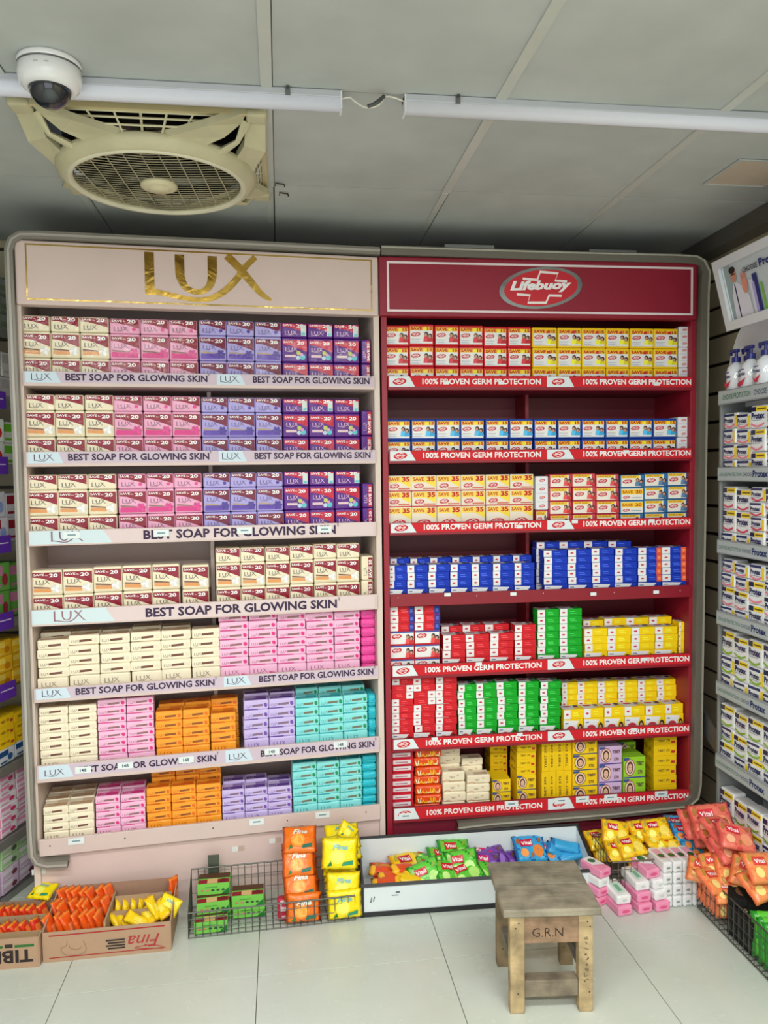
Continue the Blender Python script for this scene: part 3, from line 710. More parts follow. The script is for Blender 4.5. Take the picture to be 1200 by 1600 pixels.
# lowest shelf assortment
w_, h_ = .076, .028; b = B('paper'); b.rbox(-w_ / 2, w_ / 2, 0, .055, .0003, h_, .002, (200, 30, 54), k=1); F = front(b, w_); F.rect(.003, .008, w_ - .01, h_ - .004, (226, 216, 220)); F.up(); F.rect(.012, .012, .055, .017, (176, 130, 140)); kind('thin_red', b, 'soap_carton', 'soap carton', 'thin crimson soap carton', w_, h_, .055)
w_, h_ = .1, .036; b = B('foil'); b.rbox(-w_ / 2, w_ / 2, 0, .05, .0004, h_, .01, (232, 84, 24), nz=.001); F = front(b, w_); F.up()
for q in range(7): F.stroke([(x_ / 1000, .006 + (.022 if (x_ // 6 + q) % 2 else 0) * rnd.random() + .002) for x_ in range(8 + q * 12, 24 + q * 12, 4)], .0035, (252, 206, 50) if q % 3 else (250, 240, 200))
kind('wrap_orange', b, 'soap_bar', 'soap bar', 'orange and yellow foil soap bar', w_, h_, .05)
w_, h_ = .096, .036; b = B('wrap'); b.rbox(-w_ / 2, w_ / 2, 0, .055, .0004, h_, .006, (240, 230, 200), nz=.0006); F = front(b, w_); F.text('TIBET', .03, .012, .007, (150, 120, 90), .0, wfit=.022); F.stroke([(.004, .004), (.02, .008), (.034, .003)], .002, (206, 150, 120)); F.ell(.066, .022, .005, .004, (216, 190, 150), 8)
T = topf(b, w_, h_); T.rect(.03, .006, .085, .03, (206, 176, 150)); kind('wrap_cream', b, 'soap_bar', 'soap bar', 'cream paper-wrapped soap bar', w_, h_, .055)
def face(F, x, y, r, ring=(150, 60, 80)):
    F.ell(x, y, r, r * 1.1, ring, 18); F.up(); F.ell(x, y, r * .88, r * .98, (236, 214, 190), 18); F.up()
    F.ell(x, y, r * .6, r * .8, (92, 56, 44), 14); F.up(); F.ell(x, y - r * .08, r * .4, r * .58, (232, 190, 164), 14); F.up()
    for q in (-1, 1): F.ell(x + q * r * .16, y + r * .04, r * .07, r * .04, (60, 40, 40), 6)
    F.ell(x, y - r * .36, r * .12, r * .05, (190, 60, 70), 6)
for nm, c in (('yellow', (248, 210, 24)), ('lilac', (214, 184, 222)), ('lime', (156, 216, 50))):
    w_, h_ = .088, .058; b = B('paper'); b.rbox(-w_ / 2, w_ / 2, 0, .1, .0003, h_, .0015, c, k=1); F = front(b, w_)
    F.rect(.0005, .0005, w_ - .0005, .004, (80, 70, 150) if nm != 'yellow' else (70, 90, 120)); F.up(); F.poly([(.0, h_ - .01), (.02, h_ - .008), (.024, h_ - .001), (.0, h_ - .001)], (60, 90, 150)); F.up()
    face(F, .025, .03, .021, (170, 70, 90) if nm != 'yellow' else (150, 90, 40)); F.text('TIBET', .05, .036, .0095, (96, 60, 60), .02, wfit=.03); F.text('570', .056, .012, .01, (120, 90, 70), .02, wfit=.018)
    kind('tb_' + nm, b, 'soap_box', 'soap box', nm + ' portrait soap box', w_, h_, .1)
w_, h_ = .066, .031; b = B('paper'); b.rbox(-w_ / 2, w_ / 2, 0, .095, .0003, h_, .001, (246, 206, 20), k=1); F = front(b, w_); F.text('TIBET', .012, .013, .0065, (110, 80, 40), .02, wfit=.02); F.text('570', .036, .013, .007, (110, 80, 40), .02, wfit=.01); F.rect(.05, .008, .061, .016, (200, 60, 50))
G = Fr(b, (-w_ / 2 - .0003, .095, 0), (0, -1, 0), (0, 0, 1)); G.text('TIBET 570', .01, .01, .01, (130, 90, 30), .0, wfit=.06); kind('tb_small', b, 'soap_box', 'soap box', 'plain yellow soap box', w_, h_, .095)
w_, h_ = .058, .083; b = B('paper'); b.rbox(-w_ / 2, w_ / 2, 0, .095, .0003, h_, .001, (246, 206, 20), k=1)
for q in (.018, .044): G = Fr(b, (-w_ / 2 + q, -.0003, .01), (0, 0, 1), (-1, 0, 0)); G.text('TIBET 570', 0, 0, .008, (110, 80, 40), .02, wfit=.06)
F = front(b, w_); F.rect(w_ / 2 - .0004, .002, w_ / 2 + .0004, h_ - .002, (190, 150, 10)); kind('tb_vert', b, 'soap_box', 'soap box', 'yellow soap box stood upright', w_, h_, .095)

# ------------------------------------------------------------------ stocking the shelves
def put(key, mat_loc, rz, label, group, sc=(1, 1, 1), tilt=0):
    K = KIND[key]; o = K['o'].copy(); C.objects.link(o); o.location = mat_loc; o.rotation_euler = (tilt, 0, rz); o.scale = sc; K['n'] += 1
    return tag(o, label, K['cat'], group)
NTH = lambda i: ORD[i] if i < len(ORD) else '%dth' % (i + 1)
SH = ['topmost', 'second', 'third', 'fourth', 'fifth', 'sixth', 'lowest']
HIDDEN = {}
def block(U, si, edges, yref, rows, top, d=.03, gap=.0015, word='', jit=.0012, zb=None, tops=None, word2='column', skip=(), kmax=1.35):
    """columns of packs between pixel edges of the photo, rows listed from the top down, resting on shelf si"""
    left = U is UL; rk = 'pink rack' if left else 'red rack'
    z0 = U.zb[si] + .0122 if zb is None else zb
    for i in range(len(edges) - 1):
        x0 = U.loc(edges[i], yref, d)[0]; x1 = U.loc(edges[i + 1], yref, d)[0]
        rr = rows[i] if isinstance(rows[0], (list, tuple)) else rows
        tp = tops[i] if tops else top
        zt = U.loc(edges[0] if not tops else edges[i], tp, d)[1]
        nom = sum(KIND[k_]['h'] for k_ in rr); k = (zt - z0) / nom
        if not .7 < k < kmax: print('scale', round(k, 2), si, rk, rr, edges[i])
        z = z0
        for j, key in enumerate(reversed(rr)):
            K = KIND[key]; h_ = K['h'] * k; fromtop = len(rr) - 1 - j
            p = U.o + U.u * ((x0 + x1) / 2 + rnd.uniform(-jit, jit)) + U.n * (d + rnd.uniform(0, jit * 3)) + Vector((0, 0, z))
            rear = d > .08 and 'rear' in word or 'middle' in word
            scl = ((x1 - x0 - gap) / K['w'], 1, k * .997); rz = U.a + rnd.gauss(0, .011)
            if rear and fromtop >= (2 if si < 6 or not left else 2): HIDDEN.setdefault(K['name'], []).append((key, p, rz, scl))
            else:
                many = len(edges) > 2
                lab = '%s, %s down, %s%s column%s, %s shelf, %s' % (K['desc'], NTH(fromtop), (NTH(i) + ' ') if many else '', word, ' from left' if many else '', SH[si], rk)
                if len(lab.split()) > 16: lab = lab.replace(' from left', '')
                if len(lab.split()) > 16: print('LONG', lab)
                put(key, p, rz, lab, '%ss on the %s shelf of the %s' % (K['desc'], SH[si], rk), scl)
            z += h_
L_, Rr_ = UL, UR
def reps(k, n): return [k] * n
for si, E, yr, tp, sid in (
    (0, [[33, 79, 125, 171], [171, 219, 264, 309], [311, 354, 398, 440], [440, 481, 521, 562]], 540, (492, 496.5, 499.5, 503.5), (564, 579, 530)),
    (1, [[39.5, 85.9, 132.5, 178], [178, 223.5, 268.8, 314], [314.5, 356, 399, 440.5], [441.5, 482, 522.7, 562.7]], 660, (615.9, 618, 620.5, 622.5), (564.5, 582, 641)),
    (2, [[41.3, 90.7, 138, 183], [184, 229, 272.5, 316.5], [317.5, 360, 401, 443], [443.5, 483.5, 523.5, 563.5]], 780, (742, 740.5, 739, 736.5), (566, 583, 755))):
    for e, t_, nm in zip(E, tp, ('cream', 'pink', 'lavender', 'purple')):
        block(UL, si, e, yr, ['mp_%s_1' % nm, 'mp_%s_0' % nm, 'mp_%s_0' % nm], t_, word=nm)
    block(UL, si, [sid[0], sid[1]], yr, ['mp_purple_2', 'mp_purple_2'], sid[2], word='end', d=.035)
block(UL, 3, [48.5, 97.3, 145.3, 191, 237.3, 281], 900, ['mp_cream_0', 'mp_cream_0'], 891, tops=[891.5, 889.5, 886, 884, 882], word='left cream', d=.03)
block(UL, 3, [284.5, 327], 900, ['mp_cream_0', 'mp_cream_0'], 883, word='lone cream', d=.03)
block(UL, 3, [62, 105, 148, 192, 236, 279], 880, ['mp_cream_1', 'mp_cream_0', 'mp_cream_0'], 880, tops=[881, 880, 879, 877.5, 875.5], word='rear cream', d=.115, kmax=2) if False else None
block(UL, 3, [336.8, 376, 414.7, 452.8, 490, 526, 562], 880, ['mp_cream_1', 'mp_cream_0', 'mp_cream_0'], 857, tops=[857, 856, 855, 853, 850.5, 850], word='right cream')
block(UL, 3, [565, 584], 900, ['mp_cream_2', 'mp_cream_2'], 869, word='end', d=.035)
bar = lambda n, c: ['bar_' + c] * n + ['std_' + c]
block(UL, 4, [57.3, 107, 156, 204, 252, 299, 344], 1030, bar(4, 'cream'), 1001, tops=[1001.3, 994, 992, 989, 986, 984], word='cream', jit=.003)
block(UL, 4, [63, 112, 159, 206, 253, 298], 1000, bar(5, 'cream'), 990, tops=[989, 987, 985, 980, 979], word='rear cream', d=.105, jit=.003)
block(UL, 4, [342.7, 388.8, 433.3, 478.7, 522.7, 563], 1000, [bar(6, 'pink'), bar(6, 'pink'), bar(6, 'pink'), bar(7, 'pink'), bar(7, 'pink')], 960, tops=[958.7, 957, 958, 946, 944], word='pink', jit=.002)
block(UL, 4, [565, 588], 1000, ['end_pink'] * 7, 954, word='end', d=.03)
block(UL, 5, [60.8, 107, 151.5], 1140, bar(6, 'cream'), 1106, tops=[1106.7, 1103], word='cream')
block(UL, 5, [62, 108, 151.5], 1110, bar(7, 'cream'), 1097, tops=[1098, 1095], word='rear cream', d=.1)
block(UL, 5, [152.5, 198, 241], 1130, bar(7, 'pink'), 1093, tops=[1094, 1091], word='pink')
block(UL, 5, [243, 285.5, 328], 1140, bar(4, 'orange'), 1112, tops=[1113, 1110], word='orange')
block(UL, 5, [329, 369], 1140, bar(3, 'orange'), 1116, word='short orange')
block(UL, 5, [247, 289, 330, 373], 1110, bar(5, 'orange'), 1100, tops=[1101, 1098, 1093], word='rear orange', d=.1)
block(UL, 5, [370, 380], 1140, ['end_orange'], 1133, word='narrow orange', zb=None, kmax=4) if False else None
block(UL, 5, [380.5, 420, 461], 1120, bar(4, 'lavender'), 1088, tops=[1096, 1093], word='lavender')
block(UL, 5, [381, 421, 461], 1100, bar(5, 'lavender'), 1083, tops=[1085, 1083], word='rear lavender', d=.1)
block(UL, 5, [461.5, 498.7, 537, 575], 1110, bar(4, 'teal'), 1096, tops=[1093, 1091, 1087], word='teal')
block(UL, 5, [461.5, 497.5, 534, 570], 1090, bar(5, 'teal'), 1075, tops=[1076, 1074, 1071.5], word='rear teal', d=.1)
block(UL, 5, [576, 588.5], 1110, ['end_teal'] * 4, 1086, word='end', d=.035)
block(UL, 6, [66.7, 106.7, 147], 1270, bar(3, 'cream'), 1264, tops=[1263, 1259], word='cream')
block(UL, 6, [70, 109.5, 149], 1250, bar(4, 'cream'), 1251, tops=[1251, 1247], word='middle cream', d=.098)
block(UL, 6, [75, 113.5, 151], 1240, bar(4, 'cream'), 1240, tops=[1240, 1236], word='rear cream', d=.166)
block(UL, 6, [148.5, 188, 227.5], 1260, bar(4, 'pink'), 1247, tops=[1246, 1243], word='pink')
block(UL, 6, [151, 190, 228], 1240, bar(5, 'pink'), 1233, tops=[1233, 1230], word='rear pink', d=.1)
block(UL, 6, [228.5, 267.5, 306.7, 346], 1250, bar(4, 'orange'), 1233, tops=[1233, 1230, 1227], word='orange')
block(UL, 6, [236, 274, 311, 346], 1210, bar(6, 'orange'), 1203, tops=[1204, 1201, 1200], word='rear orange', d=.1)
block(UL, 6, [347, 382.7, 419, 456.5], 1250, [bar(3, 'lavender'), bar(3, 'lavender'), bar(3, 'lavender')], 1240, tops=[1236, 1233, 1231], word='lavender')
block(UL, 6, [348, 383.5, 418.5, 455], 1230, [bar(4, 'lavender'), bar(4, 'lavender'), bar(4, 'lavender')], 1224, tops=[1222, 1219, 1221], word='rear lavender', d=.1)
block(UL, 6, [457.5, 496, 531.5, 566], 1230, bar(5, 'teal'), 1196, tops=[1194, 1191, 1188], word='teal')
block(UL, 6, [457.5, 495, 530, 565], 1200, bar(6, 'teal'), 1187, tops=[1188, 1185, 1182], word='rear teal', d=.1)
block(UL, 6, [567, 589.5], 1220, ['end_teal'] * 7, 1183, word='end', d=.03)
# red rack
block(UR, 0, [600.4, 639.4, 678.8, 717.4, 755.8, 793.2, 830.5], 550, ['lb_red'] * 3, 508, tops=[508, 506, 507.5, 508, 510, 510], word='red', d=.025)
block(UR, 0, [831.7, 871, 909, 947, 984.3, 1021.8, 1060], 550, ['lb_yellow'] * 3, 511, word='yellow', d=.025)
block(UR, 0, [1061, 1079], 550, ['lb_e3'] * 3, 509.5, word='white', d=.025)
block(UR, 1, [603.4, 642, 681, 719.6, 758, 795.4, 833.4], 670, ['lb_blue'] * 2, 655, word='left-bay', d=.025)
block(UR, 1, [834.4, 871, 908.4, 946, 982.8, 1020, 1057.5], 670, ['lb_blue'] * 2, 654.5, word='right-bay', d=.025)
block(UR, 1, [1059, 1077], 670, ['lb_e3'] * 2, 651, word='white', d=.025)
block(UR, 2, [605, 643, 682.7, 721, 759, 797, 834], 780, ['lb_35', 'lb_35', 'lb_35t'], 743.4, word='cream', d=.025)
block(UR, 2, [837, 857.5], 780, ['lb_e4', 'lb_20r'], 744, word='white', d=.025)
block(UR, 2, [858.5, 894.4, 931.4, 968], 780, ['lb_20r'] * 4, 742, tops=[741, 740, 741], word='red picture', d=.025)
block(UR, 2, [969, 1006.6, 1042.8, 1077.5], 780, [['lb_20b', 'lb_20s', 'lb_20s', 'lb_20b'], ['lb_20b'] * 4, ['lb_20b'] * 4], 741, tops=[742, 740, 738.5], word='blue picture', d=.025)
ct = lambda n, c, s=None: ['ct_' + c] * n + ['cs_' + (s or c)]
block(UR, 3, [606, 636.6, 669.7, 703.8, 737.4, 770.3, 803.9, 836], 895, ct(3, 'blue'), 883, tops=[884, 883.5, 882.5, 882, 881.5, 881, 880], word='left-bay', jit=.002)
block(UR, 3, [610, 641, 673, 706, 738.5, 771, 802, 831], 880, ct(4, 'blue'), 872, tops=[873, 873, 872, 871, 870, 869, 868], word='rear left-bay', d=.092, jit=.002)
block(UR, 3, [850, 887.4, 925.3, 961, 996], 880, ct(5, 'blue'), 860, tops=[860, 859, 857, 857], word='right-bay', jit=.002)
block(UR, 3, [838, 874, 912, 950, 986], 850, ct(6, 'blue'), 846, tops=[847, 846.5, 846, 846], word='rear right-bay', d=.095, jit=.002)
block(UR, 3, [997, 1034.3, 1073.3], 880, ct(5, 'blueo', 'blue'), 856, word='orange-ended')
block(UR, 4, [609, 648, 688], 980, ['ct_redb'] * 3 + ['cp_red'] * 3, 949, word='blue-ended')
block(UR, 4, [691.8, 728.2, 765.5, 803], 1010, ct(3, 'red'), 992, tops=[993, 992, 990], word='red', jit=.002)
block(UR, 4, [804, 838], 1000, ct(4, 'red'), 977, word='tall red')
block(UR, 4, [690, 723, 758, 796], 985, ct(4, 'red'), 977, tops=[979, 977, 976], word='rear red', d=.095)
block(UR, 4, [839.8, 874.4, 909.7], 980, ct(6, 'green'), 953, word='green')
block(UR, 4, [913.4, 949.6, 987, 1024, 1059.5], 1000, ct(3, 'yellow'), 982, tops=[983, 982, 981, 980], word='yellow', jit=.002)
block(UR, 4, [912, 944, 979, 1014, 1050], 975, ct(4, 'yellow'), 967, tops=[970, 967, 966, 964.5], word='rear yellow', d=.095)
block(UR, 4, [1060.5, 1070.5], 1000, ['ct_yellow'] * 4, 972, word='end', d=.04, kmax=2)
block(UR, 5, [612.3, 646.8, 681, 714.6], 1100, [['ct_red', 'ct_redf', 'ct_redf', 'ct_red', 'ct_red', 'ct_red', 'ct_red', 'ct_red', 'cs_red'], ['ct_red', 'ct_red', 'ct_redf', 'ct_redf', 'ct_red', 'ct_red', 'ct_red', 'ct_red', 'cs_red'], ct(8, 'red')], 1061, word='red', jit=.003)
block(UR, 5, [715.7, 745, 777.4, 810, 842.4], 1100, ct(6, 'green'), 1070, tops=[1071, 1069, 1067, 1066], word='green', jit=.003)
block(UR, 5, [844.5, 877], 1100, ct(6, 'green'), 1066, word='last green', jit=.003)
block(UR, 5, [878, 902.6, 934.4, 966, 996.8, 1027, 1057.5], 1090, ct(6, 'yellow'), 1066, d=.1, word='rear yellow', jit=.002, tops=[1067, 1066, 1065, 1064, 1063, 1062])
block(UR, 5, [880, 912, 944, 976, 1008, 1040, 1069], 1115, ct(1, 'yellow'), 1108, tops=[1109.5, 1107.5, 1106, 1104.5, 1103, 1101], word='front yellow', d=.03, jit=.002)
block(UR, 6, [613, 647], 1210, ['thin_red'] * 9, 1176, word='crimson', jit=.003, kmax=1.5)
block(UR, 6, [648, 690], 1210, ['wrap_orange'] * 7, 1172, word='foil', jit=.005)
block(UR, 6, [692, 728], 1220, ['wrap_cream'] * 4, 1208, word='front cream', jit=.003)
block(UR, 6, [729, 766], 1220, ['wrap_cream'] * 4, 1213, word='right cream', jit=.003)
block(UR, 6, [685, 720], 1190, ['wrap_cream'] * 7, 1170, word='rear cream', jit=.003, d=.09)
block(UR, 6, [722, 755], 1190, ['wrap_cream'] * 6, 1186, word='rear right cream', jit=.003, d=.09)
block(UR, 6, [769, 798], 1230, ["tb_yellow", "tb_yellow"], 1219, word='front plain', d=.06, kmax=2.5)
block(UR, 6, [766, 793], 1190, ['tb_small'] * 7, 1166, word='rear plain', d=.17)
block(UR, 6, [808, 838], 1190, ['tb_small'] * 4 + ['tb_yellow'] * 2, 1163, word='mixed yellow', d=.05, kmax=1.6)
block(UR, 6, [846, 869, 893.5], 1200, ['tb_vert'] * 2, 1157, word='upright', d=.05, kmax=1.6)
block(UR, 6, [896, 934.4], 1200, ['tb_yellow'] * 4, 1155, word='portrait', d=.035)
block(UR, 6, [936, 972], 1200, ['tb_lilac'] * 3, 1167, word='portrait', d=.035)
block(UR, 6, [974, 1009], 1200, ['tb_lime'] * 2, 1184, word='portrait', d=.035)
block(UR, 6, [969, 994], 1180, ['tb_lime'] * 3, 1160, word='rear portrait', d=.15, kmax=1.6)
block(UR, 6, [934, 960], 1160, ['tb_lilac'] * 4, 1150, word='rear portrait', d=.15, kmax=1.6)
block(UR, 6, [1021.8, 1057.5], 1190, ['tb_small'] * 6, 1151, word='right-hand', d=.05, kmax=1.6)

for nm, L0 in HIDDEN.items():
    b = B(); cache = {}
    for key, p, rz, sc in L0:
        me = KIND[key]['o'].data; M = Matrix.Translation(p) @ Matrix.Rotation(rz, 4, 'Z') @ Matrix.Diagonal((*sc, 1)); n0 = len(b.v)
        b.v += [tuple(M @ v.co) for v in me.vertices]; at = me.color_attributes['print'].data
        for pl in me.polygons:
            c = at[pl.loop_start].color; kc = tuple(round((x ** (1 / 2.4) * 1.055 - .055) * 255 if x > .0031308 else x * 12.92 * 255, 2) for x in c[:3])
            b.add(tuple(n0 + i for i in pl.vertices), kc, {v.name: k_ for k_, v in FIN.items()}[me.materials[pl.material_index].name])
    o = b.build(nm + '_reserve'); tag(o, 'reserve ' + nm.replace('_', ' ') + 's filling the dark rear of the lower shelves', nm.replace('_', ' '), kind='stuff')

# ------------------------------------------------------------------ white promotional stand on the right wall
UP = Unit((1.62, 2.71), -math.pi / 2, 1.0, 0, 1, [0] * 7, [0] * 7)
t = thing('promo_stand', 'white and grey promotional soap stand against the right-hand wall', 'display stand', UP.o, UP.a)
SZ = [1.836, 1.557, 1.29, 1.024, .759, .482]
WP = .78
b = B('board'); prof = [(.0, .0), (.0, 2.0), (.03, 2.0), (.09, 2.0), (.2, 2.0), (WP, 2.0), (WP, 0)]
b.face([(x, .185, z) for x, z in prof], (214, 220, 228)); b.face([(x, .2, z) for x, z in reversed(prof)], (214, 220, 228))
for (a, c) in zip(prof, prof[1:] + prof[:1]): b.face([(a[0], .185, a[1]), (c[0], .185, c[1]), (c[0], .2, c[1]), (a[0], .2, a[1])], (150, 152, 140))
b.build('back_board', t)
b = B('board'); prof = [(-.12, 1.8), (-.12, 1.92), (-.1, 2.0), (-.06, 2.07), (.0, 2.13), (.08, 2.17), (.2, 2.19), (WP, 2.19), (WP, 1.8)]
b.face([(x, .096, z) for x, z in prof], (222, 228, 238)); b.face([(x, .106, z) for x, z in reversed(prof)], (214, 220, 228))
for (a, c) in zip(prof, prof[1:] + prof[:1]): b.face([(a[0], .096, a[1]), (c[0], .096, c[1]), (c[0], .106, c[1]), (a[0], .106, a[1])], (150, 152, 140))
b.build('arched_header', t)
for x in (-.014, WP):
    b = B('board'); b.rbox(x, x + .014, .0, .2, .04, 1.86, .003, (128, 132, 132)); b.build('side_panel', t)
for i, z in enumerate(SZ + [.16]):
    b = B('board'); b.box(0, WP, .0, .185, z - .02, z - .008, (190, 194, 198)); b.rbox(-.002, WP, -.012, 0, z - .03, z + .022, .002, (150, 156, 160)); s_ = b.build('shelf', t)
    if i > 5: continue
    b = B('paper'); F = Fr(b, (0, -.0125, z - .03), (1, 0, 0), (0, 0, 1)); F.rect(.002, .004, WP - .002, .048, (176, 186, 188)); F.up()
    for q in (0, .38):
        if i == 0: F.text('CHOOSE PROTECTION', q + .03, .016, .018, (50, 110, 70), .01, wfit=.17); F.text('CHOOSE', q + .22, .016, .018, (50, 60, 100), .01, wfit=.07); F.text('Protex', q + .3, .014, .024, (40, 50, 100), .03, wfit=.07)
        else: F.text('CHOOSE PROTECTION', q + .012, .018, .013, (60, 120, 90), .0, wfit=.14); F.text('CHOOSE', q + .16, .018, .013, (50, 60, 100), .0, wfit=.052); F.text('Protex', q + .218, .016, .023, (30, 44, 100), .035, wfit=.085)
    b.build('shelf_strip', s_)
def protex(key, arc, big=False, tagc=(246, 218, 40)):
    w_, h_ = .088, .075 if big else .052; b = B('film'); b.rbox(-w_ / 2, w_ / 2, 0, .055, .0004, h_, .008, (232, 236, 238))
    F = front(b, w_)
    if big: F.rect(.004, h_ - .02, w_ - .003, h_ - .005, tagc); F.up(); F.rect(.004, h_ - .02, .03, h_ - .005, (30, 36, 76)); F.up(); F.rect(.036, h_ - .015, .08, h_ - .01, (120, 100, 30)); y = h_ - .043
    else: F.rect(w_ - .018, .004, w_ - .004, h_ - .01, tagc); F.rect(.004, h_ - .012, w_ - .02, h_ - .004, (40, 50, 100)); y = h_ - .032
    F.up(); F.text('Protex', .008, y, .019 if big else .015, (30, 40, 90), .045, wfit=.066 if big else .056)
    a = [(.006 + i * .0075, .012 - .009 * math.sin(math.pi * i / 9) + (.004 if big else .002)) for i in range(10)]
    F.stroke(a, .006, arc); F.rect(.01, y - .006, .06, y - .004, (150, 160, 180))
    kind(key, b, 'wrapped_soap_pack', 'soap pack', {'pk': 'white and pink', 'rd': 'white and red', 'gr': 'white and green'}[key[:2]] + (' yellow-banded' if big else '') + ' soap pack', w_, h_, .055)
for c, a in (('pk', (232, 130, 150)), ('rd', (214, 60, 90)), ('gr', (130, 180, 40))): protex(c, a); protex(c + 'B', a, True)
def pcol(x0, z, rows, lab, ztop, rk='promotional stand', U=UP, w_=.088, d=.02):
    nom = sum(KIND[k_]['h'] for k_ in rows); k = (ztop - z) / nom; zz = z
    for j, key in enumerate(reversed(rows)):
        K = KIND[key]; ft = len(rows) - 1 - j
        p = U.o + U.u * (x0 + w_ / 2 + rnd.uniform(-.002, .002)) + U.n * (d + rnd.uniform(0, .006)) + Vector((0, 0, zz))
        l_ = '%s, %s down, %s, %s' % (K['desc'], NTH(ft), lab, rk)
        if len(l_.split()) > 16: print('LONG', l_)
        put(key, p, U.a + rnd.gauss(.04, .04), l_, '%ss on the %s' % (K['desc'], rk), ((w_ - .002) / K['w'], 1, k * .998)); zz += K['h'] * k
PR = [[['pk', 'pk', 'pk', 'pk'], ['pk', 'pk', 'pk', 'pk'], ['pkB', 'pkB', 'pkB']], [['rdB', 'rdB', 'pk'], ['rdB', 'rdB', 'rd'], ['rd', 'rd', 'rd', 'rdB']], [['pk', 'pk', 'pkB', 'pk'], ['pk', 'pk', 'pkB', 'pk'], ['pk', 'pkB', 'pkB']],
      [['grB', 'gr', 'gr'], ['grB', 'grB', 'gr'], ['grB', 'gr', 'gr']], [['grB', 'gr', 'grB'], ['grB', 'grB', 'gr'], ['grB', 'gr', 'grB']], [['grB', 'gr', 'gr'], ['grB', 'gr', 'gr'], ['grB', 'grB', 'gr']]]
for i, z in enumerate(SZ[1:] + [.16]):
    for c in range(6):
        rows = PR[i][min(c, 2)] if c < 3 else PR[i][1]
        pcol(.003 + c * .086, z - .0078, rows, '%s column from left, %s tier' % (NTH(c), NTH(i)), z + .218 + (.014 if c == 2 and i == 0 else 0) - (.008 if c == 1 else 0), w_=.085, d=.004)
for i, (x, y) in enumerate(((.035, .036), (.075, .058), (.125, .036), (.21, .036))):
    t = thing('pump_bottle', ['white pump bottle nearest the rounded edge of the stand top', 'white pump bottle half hidden behind the first pair on the stand top', 'white pump bottle with red swoosh, middle of the stand top', 'white pump bottle cut by the picture edge on the stand top'][i], 'bottle', UP.o + UP.u * x + UP.n * y + Vector((0, 0, 1.8285)), UP.a, 'pump bottles on the promotional stand')
    b = B('glossy'); b.smooth = True; b.lathe([(0, 0), (.03, 0), (.033, .006), (.034, .09), (.03, .112), (.014, .126), (.012, .13), (0, .13)], (0, 0, 0), (228, 234, 240), n=20); bb = b.build('body', t)
    b = B('plastic'); F = Fr(b, (-.024, -.0346, .03), (1, 0, 0), (0, 0, 1)); F.text('Protex', .004, .042, .012, (36, 46, 110), .03, wfit=.04); F.poly([(.002, .03), (.014, .02), (.046, .034), (.03, .008), (.012, .01)], (214, 50, 80)); F.rect(.008, .06, .036, .064, (80, 90, 150)); b.build('printed_label', bb)
    b = B('plastic'); b.lathe([(.0, .13), (.016, .13), (.016, .148), (.006, .15), (.006, .168), (0, .168)], (0, 0, 0), (30, 40, 120), n=16); b.rbox(-.034, .012, -.008, .008, .166, .178, .003, (30, 40, 120)); b.rbox(-.036, -.03, -.005, .005, .158, .172, .002, (30, 40, 120)); b.build('pump', t)
# lightbox
pT = at_y(1116, 410, 2.6); pB = at_y(1140, 517, 2.6); vv = (pT - pB); hB = vv.length; vv.normalize(); uu = Vector((0, -1, 0)); nn = uu.cross(vv).normalized()
t = thing('lightbox_sign', 'tilted white-framed poster box showing a man in a white coat', 'sign', (0, 0, 0))
def lb(x, z, y): return pB + uu * x + vv * z - nn * y
b = B('plastic'); WL = .5
for q in ((0, WL, 0, .03), (0, WL, hB - .03, hB), (0, .03, .03, hB - .03), (WL - .03, WL, .03, hB - .03)): b.box(q[0], q[1], -.012, .05, q[2], q[3], (206, 210, 216), tf=lambda p: lb(p[0], p[2], p[1]))
b.build('frame', t)
b = B('paper'); b.box(.03, WL - .03, 0, .01, .03, hB - .03, (186, 194, 200), tf=lambda p: lb(p[0], p[2], p[1])); F = Fr(b, lb(.03, .03, 0), uu, vv); F.k = 2; ph = hB - .06
F.rect(0, 0, .05, ph, (150, 166, 170)); F.up(); F.rect(.004, 0, .012, ph, (226, 236, 240)); F.up()
F.poly([(.03, 0), (.13, 0), (.125, .06), (.1, .1), (.07, .12), (.05, .115), (.035, .08)], (214, 214, 226)); F.up(); F.rect(.056, .0, .062, .115, (44, 50, 90)); F.up()
F.ell(.062, .145, .016, .024, (196, 134, 112), 12); F.up(); F.ell(.06, .163, .018, .012, (40, 34, 34), 10); F.rect(.05, .146, .074, .15, (60, 50, 50))
F.up(); F.poly([(.098, .09), (.108, .072), (.125, .08), (.13, .11), (.126, .15), (.12, .12), (.112, .155), (.108, .12), (.1, .15), (.1, .115)], (214, 140, 120)); F.up()
F.rect(.14, .0, .16, .11, (206, 208, 226)); F.rect(.16, .0, .185, .125, (44, 52, 110)); F.rect(.152, .0, .166, .1, (170, 160, 210)); F.up(); F.rect(.195, 0, .205, .09, (110, 180, 60)); F.up()
F.text('CHOOSE', .12, ph - .045, .016, (40, 48, 60), .02, wfit=.08); F.text('Protex', .21, ph - .046, .024, (30, 44, 110), .03, wfit=.11)
b.build('poster', t)
b = B('metal'); b.box(.1, .14, .05, .16, .1, .14, (120, 120, 120), tf=lambda p: lb(p[0], p[2], p[1])); b.build('wall_bracket', t)
b = B('metal'); a_ = [tuple(at_y(1088, 1095, 3.0)), tuple(at_y(1126, 1150, 2.76)), tuple(at_y(1126, 1187, 2.76)), tuple(at_y(1088, 1132, 3.0))]
b.face(a_, (118, 120, 118)); b.face([(x + .012, y + .008, z) for x, y, z in reversed(a_)], (150, 156, 158))
for q, r_ in zip(a_, a_[1:] + a_[:1]): b.face([q, r_, (r_[0] + .012, r_[1] + .008, r_[2]), (q[0] + .012, q[1] + .008, q[2])], (120, 124, 126))
tag(b.build('bracket_plate'), 'sloping grey metal plate between the red rack and the white stand', 'bracket')

